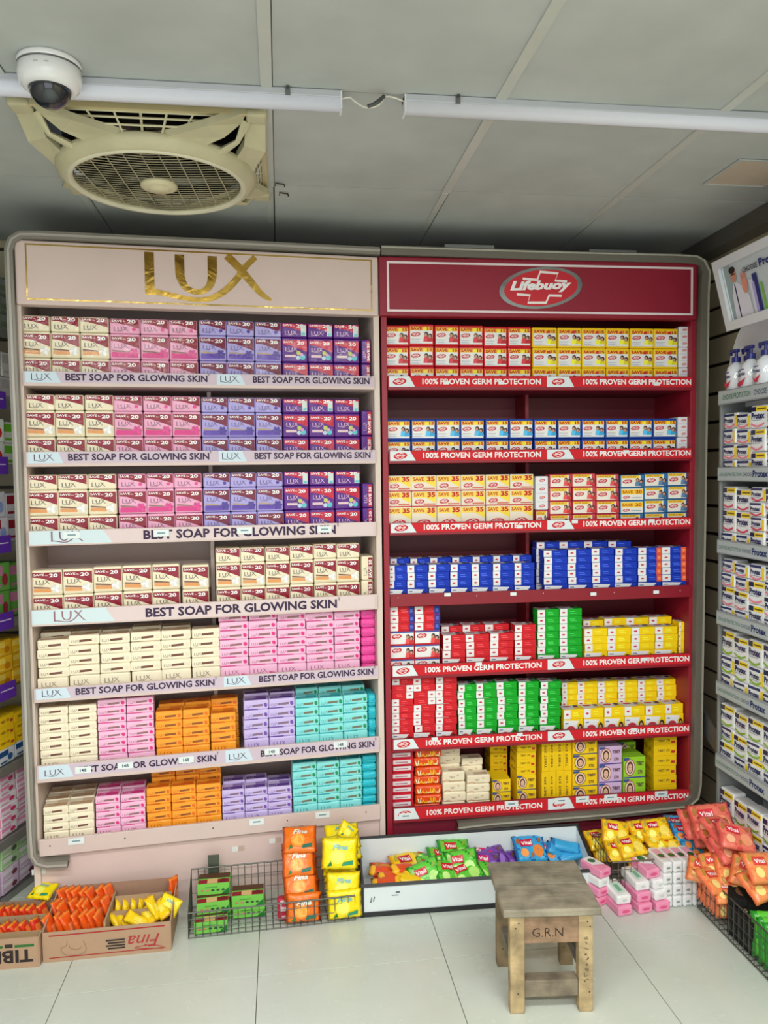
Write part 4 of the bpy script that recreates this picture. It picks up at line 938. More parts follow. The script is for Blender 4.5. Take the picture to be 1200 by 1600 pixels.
# ------------------------------------------------------------------ dark gondola at the far left
UG = Unit((-1.12, 2.78), R(69.6), 1, 0, 1, [0] * 7, [0] * 7)
t = thing('wall_gondola', 'dark metal shelving with purple price tags beside the pink rack', 'shelving', UG.o, UG.a)
b = B('metal'); b.box(-.3, .46, .26, .28, .0, 2.42, (70, 72, 68)); b.build('back_panel', t)
b = B('metal'); b.rbox(.455, .475, .22, .26, 0, 2.42, .002, (90, 92, 86)); b.build('upright', t)
GZ = [2.12, 1.86, 1.62, 1.33, 1.045, .785, .50, .23, .015]
for i, z in enumerate(GZ):
    b = B('metal'); b.box(-.3, .455, .0, .26, z - .012, z, (112, 116, 110)); b.rbox(-.3, .455, -.01, 0, z - .03, z + .004, .001, (150, 154, 148)); s_ = b.build('shelf', t)
    if 1 <= i <= 5:
        b = B('plastic'); b.rbox(.1, .315, -.013, -.01, z - .034, z + .03, .001, (92, 40, 170)); F = Fr(b, (.1, -.0133, z), (1, 0, 0), (0, 0, 1)); F.rect(.13, .0, .2, .004, (220, 210, 240)); b.build('price_tag_holder', s_)
def gbox(key, desc, c1, c2, c3, w_, h_, txt=None, endc=None):
    b = B('wrap'); b.rbox(-w_ / 2, w_ / 2, 0, .12, .0004, h_, .004, c1, cf=(lambda ax, sg: endc if ax == 0 else None) if endc else None, nz=.0006); F = front(b, w_)
    F.rect(.004, h_ * .55, w_ * .6, h_ * .9, c2); F.up(); F.ell(w_ * .7, h_ * .4, w_ * .16, h_ * .22, c3, 10); F.up(); F.rect(w_ * .1, h_ * .15, w_ * .5, h_ * .25, c2)
    kind(key, b, 'boxed_product', 'boxed product', desc, w_, h_, .12)
gbox('g0', 'dim grey-green box', (120, 136, 112), (150, 156, 150), (80, 100, 80), .1, .06)
gbox('g1', 'pale grey wrapped pack', (206, 204, 200), (180, 176, 176), (150, 90, 100), .1, .1)
gbox('g2', 'white and green leafy box', (224, 232, 222), (110, 190, 50), (200, 40, 50), .1, .085)
gbox('g3', 'white and maroon box', (206, 206, 212), (150, 30, 50), (140, 160, 210), .1, .09)
gbox('g4', 'green and mauve box', (96, 160, 70), (190, 120, 150), (150, 40, 60), .1, .12)
gbox('g5', 'yellow foil pouch', (232, 184, 30), (240, 214, 90), (200, 130, 20), .1, .06)
gbox('g6', 'blue and white box', (222, 232, 240), (30, 80, 140), (40, 100, 160), .1, .045)
gbox('g7', 'white and pink soap box', (232, 228, 232), (230, 150, 190), (206, 60, 110), .11, .036, endc=(220, 150, 176))
gbox('g8', 'mint and white box', (176, 214, 160), (222, 230, 222), (90, 110, 90), .11, .05)
gbox('g9', 'lilac and white box', (214, 190, 214), (232, 230, 232), (120, 60, 80), .11, .05)
for i, (ri, top, rows) in enumerate(((0, .22, ['g0', 'g0', 'g0']), (1, .2, ['g1', 'g1']), (2, .18, ['g2', 'g2']), (3, .2, ['g3', 'g3']), (4, .22, ['g4', 'g4']), (5, .19, ['g5', 'g5', 'g5']), (6, .19, ['tb_small', 'tb_small', 'tb_small', 'g6']), (7, .24, ['g7'] * 6), (8, .19, ['g8', 'g8', 'g9', 'g9']))):
    for c in range(3):
        pcol(.13 + c * .105, GZ[ri] + .0005, rows, '%s column, %s tier' % (NTH(c), NTH(ri)), GZ[ri] + top - c * .008, 'dark gondola', UG, .1, .012 + (.0 if c < 2 else .01))
b = B('foil'); b.smooth = True; b.lathe([(0, 0), (.05, 0), (.06, .01), (.062, .04), (.055, .055), (0, .06)], (0, 0, 0), (170, 176, 226), n=16, axis='y'); o = b.build('wrapped_roll'); o.location = UG.o + UG.u * .3 + UG.n * .1 + Vector((0, 0, 1.33 + .2)); C.objects.unlink(o)

# ------------------------------------------------------------------ foil bags
class BagFr(Fr):
    def __init__(s, b, surf, x0=0, z0=0): s.b = b; s.surf = surf; s.k = 1; s.fin = 'foil'; s.x0 = x0; s.z0 = z0
    def P(s, x, y, k=None): X, Z = x + s.x0, y + s.z0; return Vector((X, s.surf(X, Z) - .0012 - .0005 * (s.k if k is None else k), Z))
    def rect(s, x0, y0, x1, y1, col, fin=None, n=4):
        for i in range(n):
            for j in range(n):
                a, c = x0 + (x1 - x0) * i / n, x0 + (x1 - x0) * (i + 1) / n; d, e = y0 + (y1 - y0) * j / n, y0 + (y1 - y0) * (j + 1) / n; s.poly([(a, d), (c, d), (c, e), (a, e)], col, fin); s.k -= .25
        s.k += .25
def bag(key, name, cat, desc, w_, h_, t_, col, deco=None, seed=1, nu=14, nv=12, amp=.0034, fin='foil'):
    r_ = random.Random(seed); ph = [(r_.uniform(20, 60), r_.uniform(20, 60), r_.uniform(0, 6)) for _ in range(4)]
    def surf(x, z):
        u, v = 2 * x / w_, 2 * z / h_ - 1
        p = max(0, 1 - abs(u) ** 3) ** .5 * max(0, 1 - abs(v) ** 5) ** .6
        return -(t_ / 2 * p + amp * sum(math.sin(a * x * 2.2 + c * 3) * math.cos(b_ * z * 2.2 + c) for a, b_, c in ph) * (.35 + .65 * (1 - p)))
    b = B(fin); b.smooth = True; g = {}
    for sd in (1, -1):
        for i in range(nu + 1):
            for j in range(nv + 1):
                x = -w_ / 2 + w_ * i / nu; z = h_ * j / nv; e = i in (0, nu) or j in (0, nv)
                y = surf(x, z) * (1 if sd > 0 else -1)
                if e: y = .0015 * math.sin(i * 2.1 + j * 1.7) * 1.5
                zz = z + (.003 * (1 if (i % 2) else -1) * 0 if j in (0, nv) else 0)
                if e and sd < 0: g[(sd, i, j)] = g[(1, i, j)]; continue
                xx = x * (1 - .05 * max(0, 1 - abs(2 * z / h_ - 1)) ** .5) if i not in () else x
                g[(sd, i, j)] = len(b.v); b.v.append((xx, y, zz))
    for sd in (1, -1):
        for i in range(nu):
            for j in range(nv):
                q = (g[(sd, i, j)], g[(sd, i + 1, j)], g[(sd, i + 1, j + 1)], g[(sd, i, j + 1)])
                if sd < 0: q = q[::-1]
                b.add(q, col(((i + .5) / nu), ((j + .5) / nv)))
    if deco: deco(BagFr(b, surf, -w_ / 2, 0), w_, h_)
    kind(key, b, name, cat, desc, w_, h_, t_)
def fina(ink, blob, fruit):
    def f(F, w_, h_):
        F.ell(w_ * .45, h_ * .42, w_ * .2, h_ * .24, fruit, 14); F.up(); F.ell(w_ * .45, h_ * .42, w_ * .15, h_ * .18, tuple(min(255, c + 25) for c in fruit), 12); F.up()
        F.text('Fina', w_ * .3, h_ * .64, h_ * .16, ink, .03, .3, wfit=w_ * .42); F.up()
        F.poly([(w_ * .55, h_ * .12), (w_ * .85, h_ * .16), (w_ * .86, h_ * .3), (w_ * .6, h_ * .24)], blob); F.poly([(w_ * .16, h_ * .1), (w_ * .3, h_ * .14), (w_ * .26, h_ * .28)], (20, 120, 50))
    return f
bag('fo', 'soap_pouch', 'pouch', 'orange foil pouch', .125, .1, .026, lambda u, v: (238, 118, 24) if .08 < u < .92 else (214, 84, 20), fina((226, 240, 226), (30, 110, 90), (250, 160, 60)), 3)
bag('fy', 'soap_pouch', 'pouch', 'yellow foil pouch', .125, .1, .026, lambda u, v: (250, 226, 10) if .08 < u < .92 else (236, 206, 10), fina((120, 190, 180), (40, 150, 110), (252, 240, 80)), 5)
def vital(lab, fruit):
    def f(F, w_, h_):
        F.ell(w_ * .7, h_ * .35, w_ * .16, h_ * .22, fruit, 10); F.ell(w_ * .28, h_ * .3, w_ * .12, h_ * .16, tuple(min(255, c + 30) for c in fruit), 10); F.up()
        for (a, c, r_) in ((.15, .75, .1), (.8, .75, .09), (.5, .2, .08)): F.ell(w_ * a, h_ * c, w_ * r_, h_ * r_ * .7, tuple(int(q * .75) for q in fruit[:2]) + (60,), 7, a * 9)
        F.up(); F.rect(w_ * .2, h_ * .52, w_ * .56, h_ * .78, lab, n=3); F.up(); F.text('Vital', w_ * .23, h_ * .58, h_ * .13, (250, 240, 240), .03, wfit=w_ * .3)
    return f
BG = {'yellow': ((246, 206, 30), (232, 170, 20), (196, 24, 50), (250, 226, 100)), 'green': ((96, 206, 60), (40, 150, 40), (206, 36, 50), (180, 236, 120)), 'purple': ((122, 70, 170), (90, 40, 130), (206, 40, 110), (150, 110, 200)),
      'blue': ((60, 170, 226), (30, 120, 190), (196, 24, 70), (236, 140, 60)), 'salmon': ((238, 124, 104), (226, 92, 84), (222, 50, 66), (246, 160, 120)), 'peach': ((244, 150, 90), (236, 120, 70), (220, 70, 60), (250, 200, 110)), 'red': ((226, 84, 40), (204, 50, 30), (214, 160, 40), (244, 180, 60))}
for nm, (c1, c2, lb_, fr) in BG.items():
    bag('b_' + nm, 'candy_bag', 'bag', nm + ' foil bag', .13, .105, .03, (lambda c1, c2: lambda u, v: c2 if u < .1 or u > .9 or (u + v) % .5 < .08 else c1)(c1, c2), vital(lb_, fr), len(nm))
    bag('t_' + nm, 'soap_sachet', 'sachet', 'small ' + nm + ' sachet', .105, .042, .024, (lambda c1, c2: lambda u, v: (252, 190, 40) if nm == 'red' and (u < .16 or u > .84) else (c2 if u < .14 or u > .86 else c1))(c1, c2), None, len(nm) + 3, 10, 6)
bag('s_orange', 'soap_sachet', 'sachet', 'slim orange sachet', .05, .115, .018, lambda u, v: (236, 92, 24) if v > .12 and v < .88 else (246, 130, 40), lambda F, w_, h_: F.rect(w_ * .3, h_ * .3, w_ * .7, h_ * .6, (246, 150, 90), n=3), 11, 8, 12, .003)
bag('s_yellow', 'soap_sachet', 'sachet', 'slim yellow sachet', .045, .09, .018, lambda u, v: (250, 214, 20) if .12 < v < .88 else (240, 180, 20), lambda F, w_, h_: F.rect(w_ * .3, h_ * .3, w_ * .7, h_ * .6, (252, 234, 90), n=3), 12, 8, 12, .003)
bag('s_red', 'soap_sachet', 'sachet', 'slim red sachet', .045, .07, .018, lambda u, v: (220, 54, 24) if .12 < v < .88 else (240, 150, 40), lambda F, w_, h_: F.rect(w_ * .25, h_ * .3, w_ * .75, h_ * .7, (244, 130, 60), n=3), 13, 8, 10, .003)
def dropc(key, loc, rot, label, group, sc=1):
    from mathutils import Euler
    v = Euler(rot).to_matrix() @ Vector((0, 0, KIND[key]['h'] * (sc if not isinstance(sc, tuple) else sc[2]) / 2))
    return drop(key, Vector(loc) - v, rot, label, group, sc)
def drop(key, loc, rot, label, group, sc=1):
    K = KIND[key]; o = K['o'].copy(); C.objects.link(o); o.location = loc; o.rotation_euler = rot; o.scale = (sc,) * 3 if not isinstance(sc, tuple) else sc
    return tag(o, label, K['cat'], group)

# ------------------------------------------------------------------ cardboard trays on the floor
CB = (178, 146, 118)
def cbox(label, x0, x1, y0, y1, hf, hb, rz, divs, prn):
    t = thing('cardboard_tray', label, 'cardboard box', ((x0 + x1) / 2, y0, 0), rz); W = (x1 - x0); D = y1 - y0
    b = B('cardboard'); b.box(-W / 2, W / 2, 0, D, .001, .004, CB); b.build('base', t)
    b = B('cardboard'); b.box(-W / 2, W / 2, -.003, 0, .0, hf, CB); fp = b.build('front_wall', t)
    prn(fp, W, hf)
    b = B('cardboard'); b.box(-W / 2, W / 2, D, D + .003, .0, hb, (166, 132, 110)); b.build('back_wall', t)
    for s in (-1, 1):
        b = B('cardboard'); x = s * W / 2; P4 = [(0, 0), (D, 0), (D, hb), (0, hf)]
        for q in (x, x + s * .003): b.face([(q, y, z) for y, z in P4], (170, 136, 112))
        for a, c in zip(P4, P4[1:] + P4[:1]): b.face([(x, *a), (x, *c), (x + s * .003, *c), (x + s * .003, *a)], (190, 160, 130))
        b.build('side_wall', t)
    for q in divs:
        b = B('cardboard'); b.box(*q, (176, 150, 116)); b.build('divider', t)
    return t
def prA(fp, W, h):
    b = B('cardboard'); F = Fr(b, (W / 2 - .004, -.0036, h - .006), (-1, 0, 0), (0, 0, -1)); F.n = Vector((0, -1, 0)); w2 = W - .01
    F.rect(.012, .004, w2 - .012, .008, (170, 40, 44)); F.rect(.012, h - .022, w2 - .012, h - .019, (170, 40, 44)); F.up()
    F.text('Fina', .03, .03, .04, (176, 50, 54), .0, .35, wfit=.1); F.stroke(spline([(.02, .075), (.06, .066), (.11, .072), (.02, .082)], 4), .002, (176, 50, 54))
    for k in range(4): F.rect(.14, .036 + k * .009, .2 - .006 * (k % 2), .041 + k * .009, (50, 44, 40))
    F.stroke(spline([(.27, .03), (.262, .06), (.275, .074), (.3, .076), (.33, .07), (.34, .05), (.325, .044), (.32, .026)], 4), .0012, (150, 100, 86)); F.stroke(spline([(.275, .05), (.29, .058), (.31, .052), (.315, .04)], 4), .0012, (150, 100, 86))
    b.build('print', fp)
def prB(fp, W, h):
    b = B('cardboard'); F = Fr(b, (W / 2 - .012, -.0036, h - .006), (-1, 0, 0), (0, 0, -1)); F.n = Vector((0, -1, 0))
    F.text('TIBET', .004, .034, .04, (44, 36, 36), .03, wfit=.17); F.rect(.0, .016, .06, .024, (40, 110, 50)); F.rect(.066, .012, .09, .024, (50, 44, 40)); F.rect(.096, .016, .17, .024, (40, 110, 50)); b.build('print', fp)
cbox('long brown cardboard tray with upside-down red script on its front', -.787, -.388, 2.592, 2.80, .1, .14, R(0.8), [(-.012, -.006, .003, .2, .004, .115), (.0, .19, .09, .093, .004, .1), (.0, .19, .14, .143, .004, .125)], prA)
cbox('small brown cardboard tray with upside-down black lettering, cut by the picture edge', -1.06, -.797, 2.575, 2.80, .1, .1, R(-1.5), [(-.125, .125, .05, .053, .004, .09), (-.125, .125, .13, .133, .004, .1)], prB)
G1 = 'slim orange sachets in the long cardboard tray'
for r_ in range(3):
    for c in range(7):
        drop('s_orange', (-.772 + c * .0262 + rnd.uniform(-.003, .003) + .02 - (0 if r_ else .006), 2.65 + r_ * .055, .035 + r_ * .012), (R(-22 + rnd.uniform(-6, 6)), R(rnd.uniform(-6, 6)), R(74 + rnd.uniform(-12, 12))),
             'slim orange sachet, %s from the tray end, %s row, long cardboard tray' % (NTH(c), ('front', 'middle', 'rear')[r_]), G1, (1, 1, .82))
for c in range(5): drop('s_yellow', (-.575 + c * .026, 2.715, .045), (R(-12), R(rnd.uniform(14, 26)), R(70)), 'slim yellow sachet, %s standing in the middle slot of the long tray' % NTH(c), 'slim yellow sachets in the long cardboard tray', .8)
for c in range(9):
    drop('s_yellow', (-.57 + c * .0205, 2.64 + rnd.uniform(0, .02), .03 + c * .0065), (R(-60 + rnd.uniform(-20, 20)), R(rnd.uniform(10, 60) if c < 5 else rnd.uniform(-30, 20)), R(rnd.uniform(20, 80))), 'slim yellow sachet, %s in the front heap of the long tray' % NTH(c), 'slim yellow sachets in the long cardboard tray', .95)
drop('fy', (-.418, 2.68, .075), (R(-35), R(20), R(-20)), 'yellow foil pouch leaning in the right corner of the long tray', None, .62)
drop('s_orange', (-.398, 2.76, .05), (R(-4), R(6), R(60)), 'slim orange sachet standing alone in the right corner of the long tray', None, .95)
for r_ in range(2):
    for c in range(9):
        drop('s_red', (-1.03 + c * .026, 2.655 + r_ * .09, .045 + .004 * r_), (R(-25 + rnd.uniform(-8, 8)), R(rnd.uniform(-10, 10)), R(70 + rnd.uniform(-14, 14))), 'slim red sachet, %s in the %s compartment of the small tray' % (NTH(c), ('middle', 'rear')[r_]), 'slim red sachets in the small cardboard tray', .95)
for c in range(5): drop('s_yellow', (-1.0 + c * .038, 2.602, .05), (R(-6), R(82 + rnd.uniform(-5, 5)), R(rnd.uniform(-5, 5))), 'slim yellow sachet, %s lying in the front slot of the small tray' % NTH(c), 'slim yellow sachets in the small cardboard tray', .85) if c else None
p = at_z(72, 1402, .11); drop('fy', (p.x - .03, p.y + .0, .105), (R(-70), R(0), R(-18)), 'yellow foil pouch lying on top of the small tray', None, .72)

# ------------------------------------------------------------------ wire baskets
def basket(name_label, x0, x1, y0, y1, hf, hb, nx, nz, rz=0, floor=True, hs=None, col=(96, 98, 92)):
    t = thing('wire_basket', name_label, 'basket', (x0, y0, 0), rz); W, D = x1 - x0, y1 - y0
    b = B('wire'); b.tube([(0, 0, hf), (W, 0, hf), (W, D, hb), (0, D, hb)], .0028, col, closed=True, n=6); b.build('rim', t)
    def side(p, q, h0, h1, n, m, nm):
        b = B('wire'); p, q = Vector(p), Vector(q)
        for i in range(n + 1): k = i / n; a = p.lerp(q, k); b.tube([a + Vector((0, 0, .004)), a + Vector((0, 0, h0 + (h1 - h0) * k))], .0013, col, n=4)
        for j in range(m): k = (j + .15) / m; b.tube([p + Vector((0, 0, h0 * k + .003)), q + Vector((0, 0, h1 * k + .003))], .0014, col, n=4)
        b.build(nm, t)
    side((0, 0, 0), (W, 0, 0), hf, hf, nx, nz, 'front_grid'); side((0, D, 0), (W, D, 0), hb, hb, nx, nz, 'back_grid')
    side((0, 0, 0), (0, D, 0), hf, hb, max(3, int(nx * D / W)), nz, 'side_grid'); side((W, 0, 0), (W, D, 0), hf, hb, max(3, int(nx * D / W)), nz, 'side_grid')
    b = B('wire')
    for i in range(nx + 1): b.tube([(W * i / nx, 0, .004), (W * i / nx, D, .004)], .0012, col, n=4)
    for i in range(8): b.tube([(0, D * i / 7, .006), (W, D * i / 7, .006)], .0012, col, n=4)
    b.build('bottom_grid', t); return t
basket('grey wire basket holding green boxes and tall pouch piles', -.335, .235, 2.645, 2.832, .092, .15, 24, 3, R(2.5))
w_, h_ = .112, .048; b = B('paper'); b.rbox(-w_ / 2, w_ / 2, 0, .075, .0003, h_, .001, (120, 200, 84), k=1); F = front(b, w_); F.poly([(w_ - .03, .001), (w_ - .001, .001), (w_ - .001, .03)], (30, 120, 50)); F.up()
for k, c in enumerate(((200, 120, 110), (206, 130, 110), (40, 80, 50), (60, 90, 60), (60, 90, 60))): F.ell(.018 + k * .018, .02, .006, .0045, c, 10)
F.rect(.028, .032, .07, .035, (80, 150, 60)); T = topf(b, w_, h_); T.rect(.002, .004, .11, .03, (150, 30, 50)); T.up(); T.rect(.034, .002, .07, .034, (224, 186, 130)); T.ell(.09, .02, .016, .012, (120, 20, 34), 10); T.rect(.001, .038, .111, .072, (90, 60, 40))
kind('gb', b, 'soap_box', 'soap box', 'green and maroon soap box', w_, h_, .075)
for i, (x, y, z, lb_) in enumerate(((-.262, 2.662, .008, 'front bottom of the left pile'), (-.262, 2.70, .0565, 'middle of the left pile'), (-.26, 2.735, .105, 'top of the left pile'), (-.262, 2.742, .008, 'rear bottom of the left pile'), (-.262, 2.742, .0565, 'rear middle of the left pile'), (-.14, 2.738, .008, 'bottom of the right pile'), (-.14, 2.738, .0565, 'top of the right pile'))):
    if i == 4: continue
    drop('gb', (x + (0.004 if i % 2 else 0), y + (.012 if i == 1 else .028 if i == 2 else 0), z * .82 + .001), (0, 0, R(2.5 + rnd.uniform(-3, 3))), 'green and maroon soap box, %s in the wire basket' % lb_, 'green and maroon soap boxes in the wire basket', (1, 1, .82))
b = B('film'); w_ = .06; b.rbox(-w_ / 2, w_ / 2, 0, .03, .0, .075, .006, (190, 24, 60)); F = front(b, w_); F.rect(.01, .03, .035, .068, (226, 200, 206)); F.up(); F.rect(.014, .045, .03, .06, (206, 60, 90)); F.rect(.014, .01, .045, .016, (230, 190, 200))
o = b.build('soap_pack'); o.location = (-.005, 2.70, .008); o.rotation_euler = (R(-8), 0, R(3)); tag(o, 'crimson and white soap pack beside the orange pouch pile', 'soap pack')
def pile(key, px, seq, group, nm):
    for i, (dx, y, z, rx, ry, rz, sc) in enumerate(seq):
        drop(key, (px + dx, y, z), (R(rx), R(ry), R(rz)), '%s, %s up in the %s pouch pile of the wire basket' % (KIND[key]['desc'], NTH(i), nm), group, sc)
pile('fo', .052, [(0, 2.672, .012, -6, 2, 3, 1.0), (.002, 2.735, .04, -80, 0, 4, .98), (0, 2.738, .064, -84, 0, -3, 1.0), (-.004, 2.70, .078, -28, 0, 6, .98), (.0, 2.755, .112, -82, 0, 2, .97), (-.006, 2.758, .135, -84, 2, -4, .97), (-.01, 2.722, .148, -30, 0, 3, .95), (-.006, 2.765, .19, -80, 0, 3, 1.0), (-.008, 2.77, .215, -84, 0, -3, .98), (-.006, 2.745, .222, -50, 0, -2, 1.0)], 'orange foil pouches in the wire basket', 'orange')
pile('fy', .196, [(.004, 2.675, .01, -6, -2, 0, 1.0), (.0, 2.69, .06, -20, 0, -3, 1.0), (.0, 2.745, .085, -82, 0, 3, 1.0), (-.004, 2.75, .108, -84, 0, -3, .98), (-.006, 2.755, .13, -84, 0, 2, 1.0), (.006, 2.76, .155, -82, 3, 5, 1.0), (.02, 2.745, .18, -40, 0, 14, .95), (-.012, 2.70, .175, -18, 2, -4, 1.05), (.01, 2.765, .215, -60, 0, 4, 1.05), (.012, 2.775, .245, -30, 38, 6, .6)], 'yellow foil pouches in the wire basket', 'yellow')
b = B('metal'); b.box(-.285, -.245, 2.845, 2.848, .05, .19, (96, 104, 92)); tag(b.build('metal_strip'), 'dark green-grey metal strip behind the wire basket', 'bracket')

# ------------------------------------------------------------------ white tray with black edging
t = thing('display_tray', 'white panelled tray with black edges below the red rack', 'tray', (.262, 2.69, 0), R(-1.5)); W, D, hf, hb = .86, .2, .112, .19
blk, wht = (34, 36, 40), (222, 232, 234)
b = B('board'); b.box(0, W, 0, .006, .0, hf, wht); b.build('front_panel', t)
b = B('board'); b.box(0, W, D - .006, D, .0, hb, wht); b.build('back_panel', t)
b = B('board'); b.box(0, W, .006, D - .006, .04, .046, (206, 216, 214)); b.build('base', t)
for x in (0, W - .006):
    b = B('board'); P4 = [(.006, 0), (D - .006, 0), (D - .006, hb), (.006, hf)]
    for q in (x, x + .006): b.face([(q, y, z) for y, z in P4], wht)
    for a, c in zip(P4, P4[1:] + P4[:1]): b.face([(x, *a), (x, *c), (x + .006, *c), (x + .006, *a)], wht)
    b.build('side_panel', t)
b = B('plastic')
def bar4(p, q, s): b.tube([p, q], s, blk, 'plastic', n=4)
for y, h in ((0, hf), (D, hb)): bar4((-.004, y, h), (W + .004, y, h), .0075)
b.box(-.006, W + .006, -.004, .004, 0, .017, blk)
for x in (0, W):
    bar4((x, 0, hf), (x, D, hb), .0075); b.box(x - .006, x + .006, -.004, .006, 0, hf, blk); b.box(x - .006, x + .006, D - .006, D + .002, 0, hb, blk); b.box(x - .006, x + .006, 0, D, 0, .014, blk)
b.build('black_edging', t)
b = B('paper'); F = Fr(b, (.03, -.0006, .05), (1, 0, 0), (0, 0, 1)); F.stroke([(.0, .0), (.004, .02), (.01, .004), (.014, .022)], .004, (60, 70, 80)); F.rect(.075, .02, .1, .024, (150, 160, 170)); F.rect(.09, .03, .105, .035, (90, 100, 110)); b.build('scuff_marks', t)
G2 = 'packets in the white tray'
TR = [('t_red', 600, 1362, .1, 8, -10), ('t_red', 614, 1370, .1, 4, 6), ('t_red', 604, 1379, .095, -6, -8), ('t_red', 632, 1358, .11, 14, 20), ('b_red', 610, 1368, .075, 10, 10),
      ('t_yellow', 640, 1374, .095, 6, -6), ('b_yellow', 640, 1352, .1, 4, 20), ('t_yellow', 650, 1366, .1, 0, 12)]
for i, (k_, px, py, z, ry, rz) in enumerate(TR): p = at_z(px, py, z); dropc(k_, (p.x, p.y, z), (R(-66), R(ry), R(rz)), '%s, %s of the orange and yellow heap, left end of white tray' % (KIND[k_]['desc'], NTH(i)), G2, 1.1)
GRN = [(664, 1340, .1, -64, 20, 10), (676, 1356, .1, -50, -10, -10), (694, 1342, .12, -64, 8, 6), (704, 1364, .1, -58, 12, 10), (722, 1350, .12, -40, -8, -6), (710, 1331, .14, -56, 4, 4), (728, 1364, .1, -60, -14, 12), (744, 1362, .09, -60, 10, -16), (666, 1368, .1, -40, -16, 8)]
for i, (px, py, z, rx, ry, rz) in enumerate(GRN): p = at_z(px, py, z); dropc('b_green', (p.x, p.y, z), (R(rx), R(ry), R(rz)), 'green foil bag, %s of the green heap in the white tray' % NTH(i), G2, .98)
for i, (px, py, z, rx, ry, rz) in enumerate(((754, 1338, .1, -60, 10, -8), (770, 1342, .1, -55, -12, 12), (760, 1350, .1, -50, 8, 0), (786, 1342, .09, -60, 20, 20), (790, 1350, .08, -50, 0, 14))): p = at_z(px, py, z); dropc('b_purple', (p.x, p.y, z), (R(rx), R(ry), R(rz)), 'purple foil bag, %s of the purple heap in the white tray' % NTH(i), G2, .9)
for i, (k_, px, py, z, rx, ry, rz, sc) in enumerate((('b_blue', 828, 1326, .13, -52, 2, 2, 1.0), ('b_blue', 832, 1337, .1, -60, -4, 6, .95), ('b_blue', 852, 1332, .11, -52, -6, -8, .8), ('t_blue', 884, 1322, .13, -60, 14, -8, 1.15), ('t_blue', 872, 1332, .11, -50, 34, 0, 1.1), ('t_blue', 892, 1336, .1, -60, -10, 4, 1.15), ('b_blue', 872, 1340, .08, -60, 10, 10, .7))):
    p = at_z(px, py, z); dropc(k_, (p.x, p.y, z), (R(rx), R(ry), R(rz)), '%s, %s of the blue heap in the white tray' % (KIND[k_]['desc'], NTH(i)), G2, sc)

# ------------------------------------------------------------------ right-hand baskets, wipes and bags
basket('dark wire basket of yellow bags in the far right corner', 1.17, 1.60, 2.64, 2.82, .15, .17, 18, 4, 0, col=(112, 108, 98))
G3 = 'foil bags in the corner wire basket'
YB = [(935, 1312, .14, -60, 4, 10), (962, 1300, .2, -45, 8, -12), (985, 1322, .17, -62, -6, 4), (968, 1330, .15, -60, 4, -4), (1004, 1298, .2, -50, 0, 6), (1026, 1296, .21, -52, -6, -4), (1040, 1318, .17, -60, 10, -18), (1048, 1330, .15, -56, -8, 4), (998, 1336, .13, -60, 0, 0), (1022, 1310, .18, -66, 14, 14), (945, 1328, .11, -50, 0, 4)]
for i, (px, py, z, rx, ry, rz) in enumerate(YB): p = at_z(px, py, z); dropc('b_yellow', (p.x, p.y, z), (R(rx), R(ry), R(rz)), 'yellow foil bag, %s of the yellow heap in the corner basket' % NTH(i), G3, .85)
for i, (px, py, z) in enumerate(((1060, 1290, .2), (1070, 1302, .19), (1082, 1316, .17), (1094, 1328, .15))): p = at_z(px, py, z); dropc('b_blue', (p.x, p.y, z), (R(-52), R(4), R(-8)), 'blue foil bag, %s from the back of the corner basket' % NTH(i), G3, .8)
for i, (px, py, z, rx, ry, rz, sc) in enumerate(((1090, 1288, .24, -50, 10, 10, 1.15), (1112, 1282, .25, -46, -6, -10, 1.2), (1126, 1296, .22, -60, 10, 20, 1.1), (1104, 1306, .2, -50, 14, 4, 1.0), (1128, 1312, .19, -66, -6, 0, 1.1), (1142, 1326, .16, -60, 0, 6, 1.05), (1150, 1308, .2, -60, 12, -10, 1.0))):
    p = at_z(px, py, z)
    if p.x > 1.545: p = at_x(px, py, 1.545)
    dropc('b_salmon', p, (R(rx), R(ry), R(rz)), 'salmon foil bag, %s of the heap against the promotional stand' % NTH(i), G3, sc)
b0 = basket('long wire basket of peach bags, black boxes and green bags along the right', 0, .62, 0, .15, .15, .17, 22, 4, 0, col=(84, 84, 78)); b0.location = (1.455, 2.56, 0); b0.rotation_euler = (0, 0, R(-90))
G4 = 'foil bags in the long right-hand basket'
for i in range(7): drop('b_peach', (1.49, 2.548 - i * .02, .035), (R(-4), 0, R(-90 + rnd.uniform(-6, 6) + 78)), 'peach foil bag standing %s along the side of the long right-hand basket' % NTH(i), G4, (.62, 1, 1.0))
for i, (px, py, z, rx, ry, rz, sc) in enumerate(((1100, 1362, .16, -55, 10, -30, .9), (1122, 1352, .19, -50, -14, -20, .95), (1118, 1376, .16, -62, 10, 20, 1.0), (1146, 1362, .18, -50, 12, -10, 1.05), (1152, 1380, .16, -56, -14, 12, .9), (1172, 1366, .19, -48, 14, -30, 1.0), (1190, 1380, .17, -56, -10, 10, 1.05), (1192, 1356, .2, -50, 6, 4, 1.0), (1136, 1394, .14, -60, 0, -6, .8))):
    p = at_z(px, py, z)
    if p.x > 1.545: p = at_x(px, py, 1.545)
    dropc('b_peach', p, (R(rx), R(ry), R(rz)), 'peach foil bag, %s of the top heap in the long right-hand basket' % NTH(i), G4, sc)
w_, h_ = .085, .13; b = B('paper'); b.rbox(-w_ / 2, w_ / 2, 0, .028, .0003, h_, .001, (26, 28, 26), k=1)
F = front(b, w_); F.rect(.01, .08, .075, .1, (170, 150, 100)); F.up(); F.ell(.042, .045, .02, .024, (120, 84, 60), 12); F.rect(.012, .11, .06, .118, (200, 196, 180))
